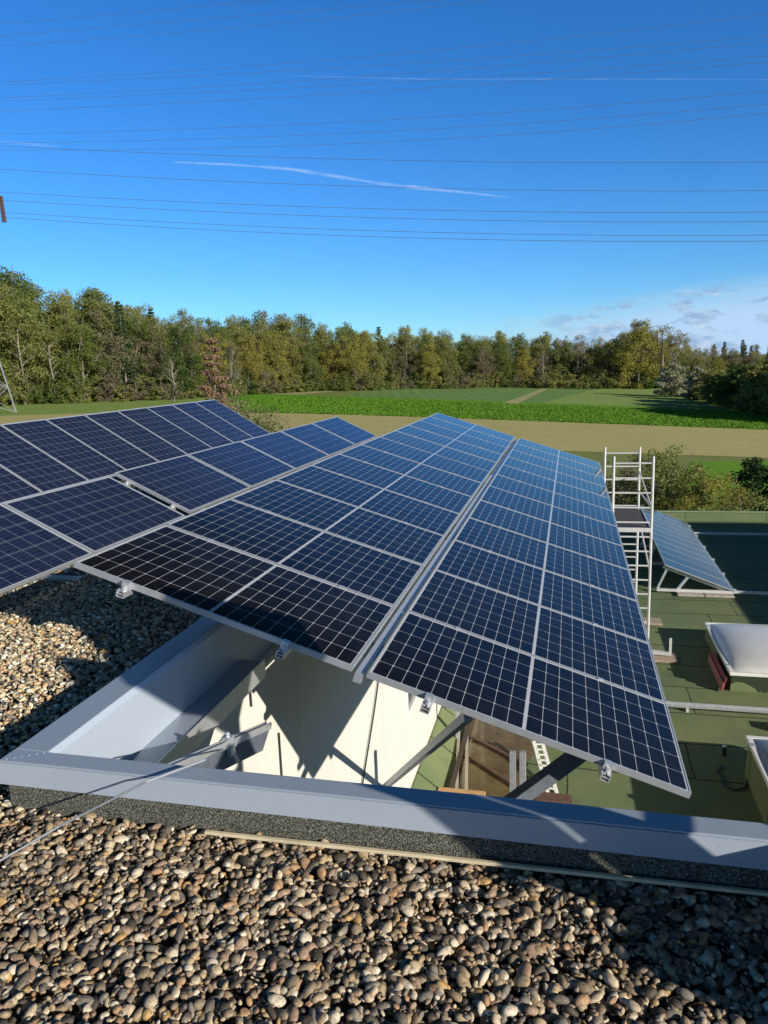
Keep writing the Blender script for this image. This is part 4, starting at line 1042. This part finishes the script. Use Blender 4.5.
m = MB(); m.box(p0[0], p1[0], p0[1]-.12, p0[1]+.08, ZR+.012, ZR+.06); tag(m.build('brown_plank', BROWN, bevel=.004), 'dark brown board lying at the foot of the white ladder', 'plank')

# old window frames and dark slats lying in the sheltered corner
for k_, (xa, ya, xb, yb) in enumerate(((459, 728, 456, 800), (467, 724, 466, 800))):
    a_, b2_ = at_z(xa, ya, ZR+.07), at_z(xb, yb, ZR+.07); m = MB(); m.beam(a_, b2_, .045, .05)
    tag(m.build('frame_profile', simple('yellowed_plastic', (.42, .37, .26), .5, 0, .15, 6), bevel=.004), 'yellowed window-frame profile lying on the wet felt, %s of two' % ('left' if k_ == 0 else 'right'), 'profile', 'old profiles under the array')
for k_, (xa, ya, xb, yb) in enumerate(((472, 737, 527, 765), (470, 757, 522, 790))):
    a_, b2_ = at_z(xa, ya, ZR+.05), at_z(xb, yb, ZR+.05); m = MB(); m.beam(a_, b2_, .05, .03)
    tag(m.build('dark_slat', BROWN, bevel=.003), 'dark slat lying across the brown puddle, %s of two' % ('far' if k_ == 0 else 'near'), 'slat', 'dark slats in the puddle')

def loose_rail():
    # aluminium rail with a clamp held against the parapet, sheet hanging below it
    a = at_y(180, 764, 2.62); b_ = at_y(228, 743, 3.0); e = a+(b_-a)*2.05
    rt = thing('mounting_rail', 'loose aluminium mounting rail with a clamp sticking out over the parapet corner', 'rail', tuple(float(x) for x in b_))
    d = (e-a)/np.linalg.norm(e-a); up = np.array([0, 0, 1.]); s_ = np.cross(d, up); s_ /= np.linalg.norm(s_)
    m = MB()
    for o_ in (-.014, .014): m.beam(a+s_*o_-d*.1, e+s_*o_, .006, .034)
    m.beam(a-d*.1+np.array([0, 0, -.012]), e+np.array([0, 0, -.012]), .022, .005); o = m.build('profile', ALU); at_root(o, rt)
    m = MB(); m.beam(b_+np.array([0, 0, -.06]), b_+np.array([0, 0, .035]), .045, .05); m.beam(b_-s_*.04, b_+s_*.04, .03, .03); m.tube([b_+np.array([0, 0, .03]), b_+np.array([0, 0, .055])], .012, 8)
    o = m.build('clamp', ALU, bevel=.004); at_root(o, rt)
    m = MB(); dn = np.array([0, 0, -1.]); v = [a+d*.02+dn*.022, e-d*.0+dn*.022, e-d*.09+dn*.12, a+d*.02+dn*.12]; v = [p_+s_*k for k in (-.004, .004) for p_ in v]
    m.add(v, [(0, 1, 2, 3), (7, 6, 5, 4), (0, 4, 5, 1), (1, 5, 6, 2), (2, 6, 7, 3), (3, 7, 4, 0)]); o = m.build('sheet', GALV_DARK); at_root(o, rt)
loose_rail()
# steel wire lying over the parapet cap
w0, w1, w2, w3 = at_z(-30, 878, ZG+.03), at_z(60, 826, ZG+.12), at_z(146, 782, ZCAP+.03), at_z(205, 760, ZCAP+.02)
m = MB(); m.tube([w0, w1, w2, w3, at_y(225, 748, 2.98)], .0042, 6); tag(m.build('steel_wire', simple('grey_wire', (.28, .30, .33), .5, .4)), 'thin steel wire running from the pebbles over the parapet to the loose rail', 'wire')
# shadow line of a hanging cable on the white wall, drawn as a dark tube
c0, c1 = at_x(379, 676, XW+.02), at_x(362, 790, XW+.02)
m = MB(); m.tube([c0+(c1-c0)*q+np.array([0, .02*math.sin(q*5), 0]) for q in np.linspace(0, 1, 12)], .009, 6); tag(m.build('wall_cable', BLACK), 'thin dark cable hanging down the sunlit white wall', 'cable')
for k, (x_, y0_, y1_) in enumerate(((250, 686, 708), (279, 733, 782))):  # hook shadows on the wall, drawn as short dark tubes
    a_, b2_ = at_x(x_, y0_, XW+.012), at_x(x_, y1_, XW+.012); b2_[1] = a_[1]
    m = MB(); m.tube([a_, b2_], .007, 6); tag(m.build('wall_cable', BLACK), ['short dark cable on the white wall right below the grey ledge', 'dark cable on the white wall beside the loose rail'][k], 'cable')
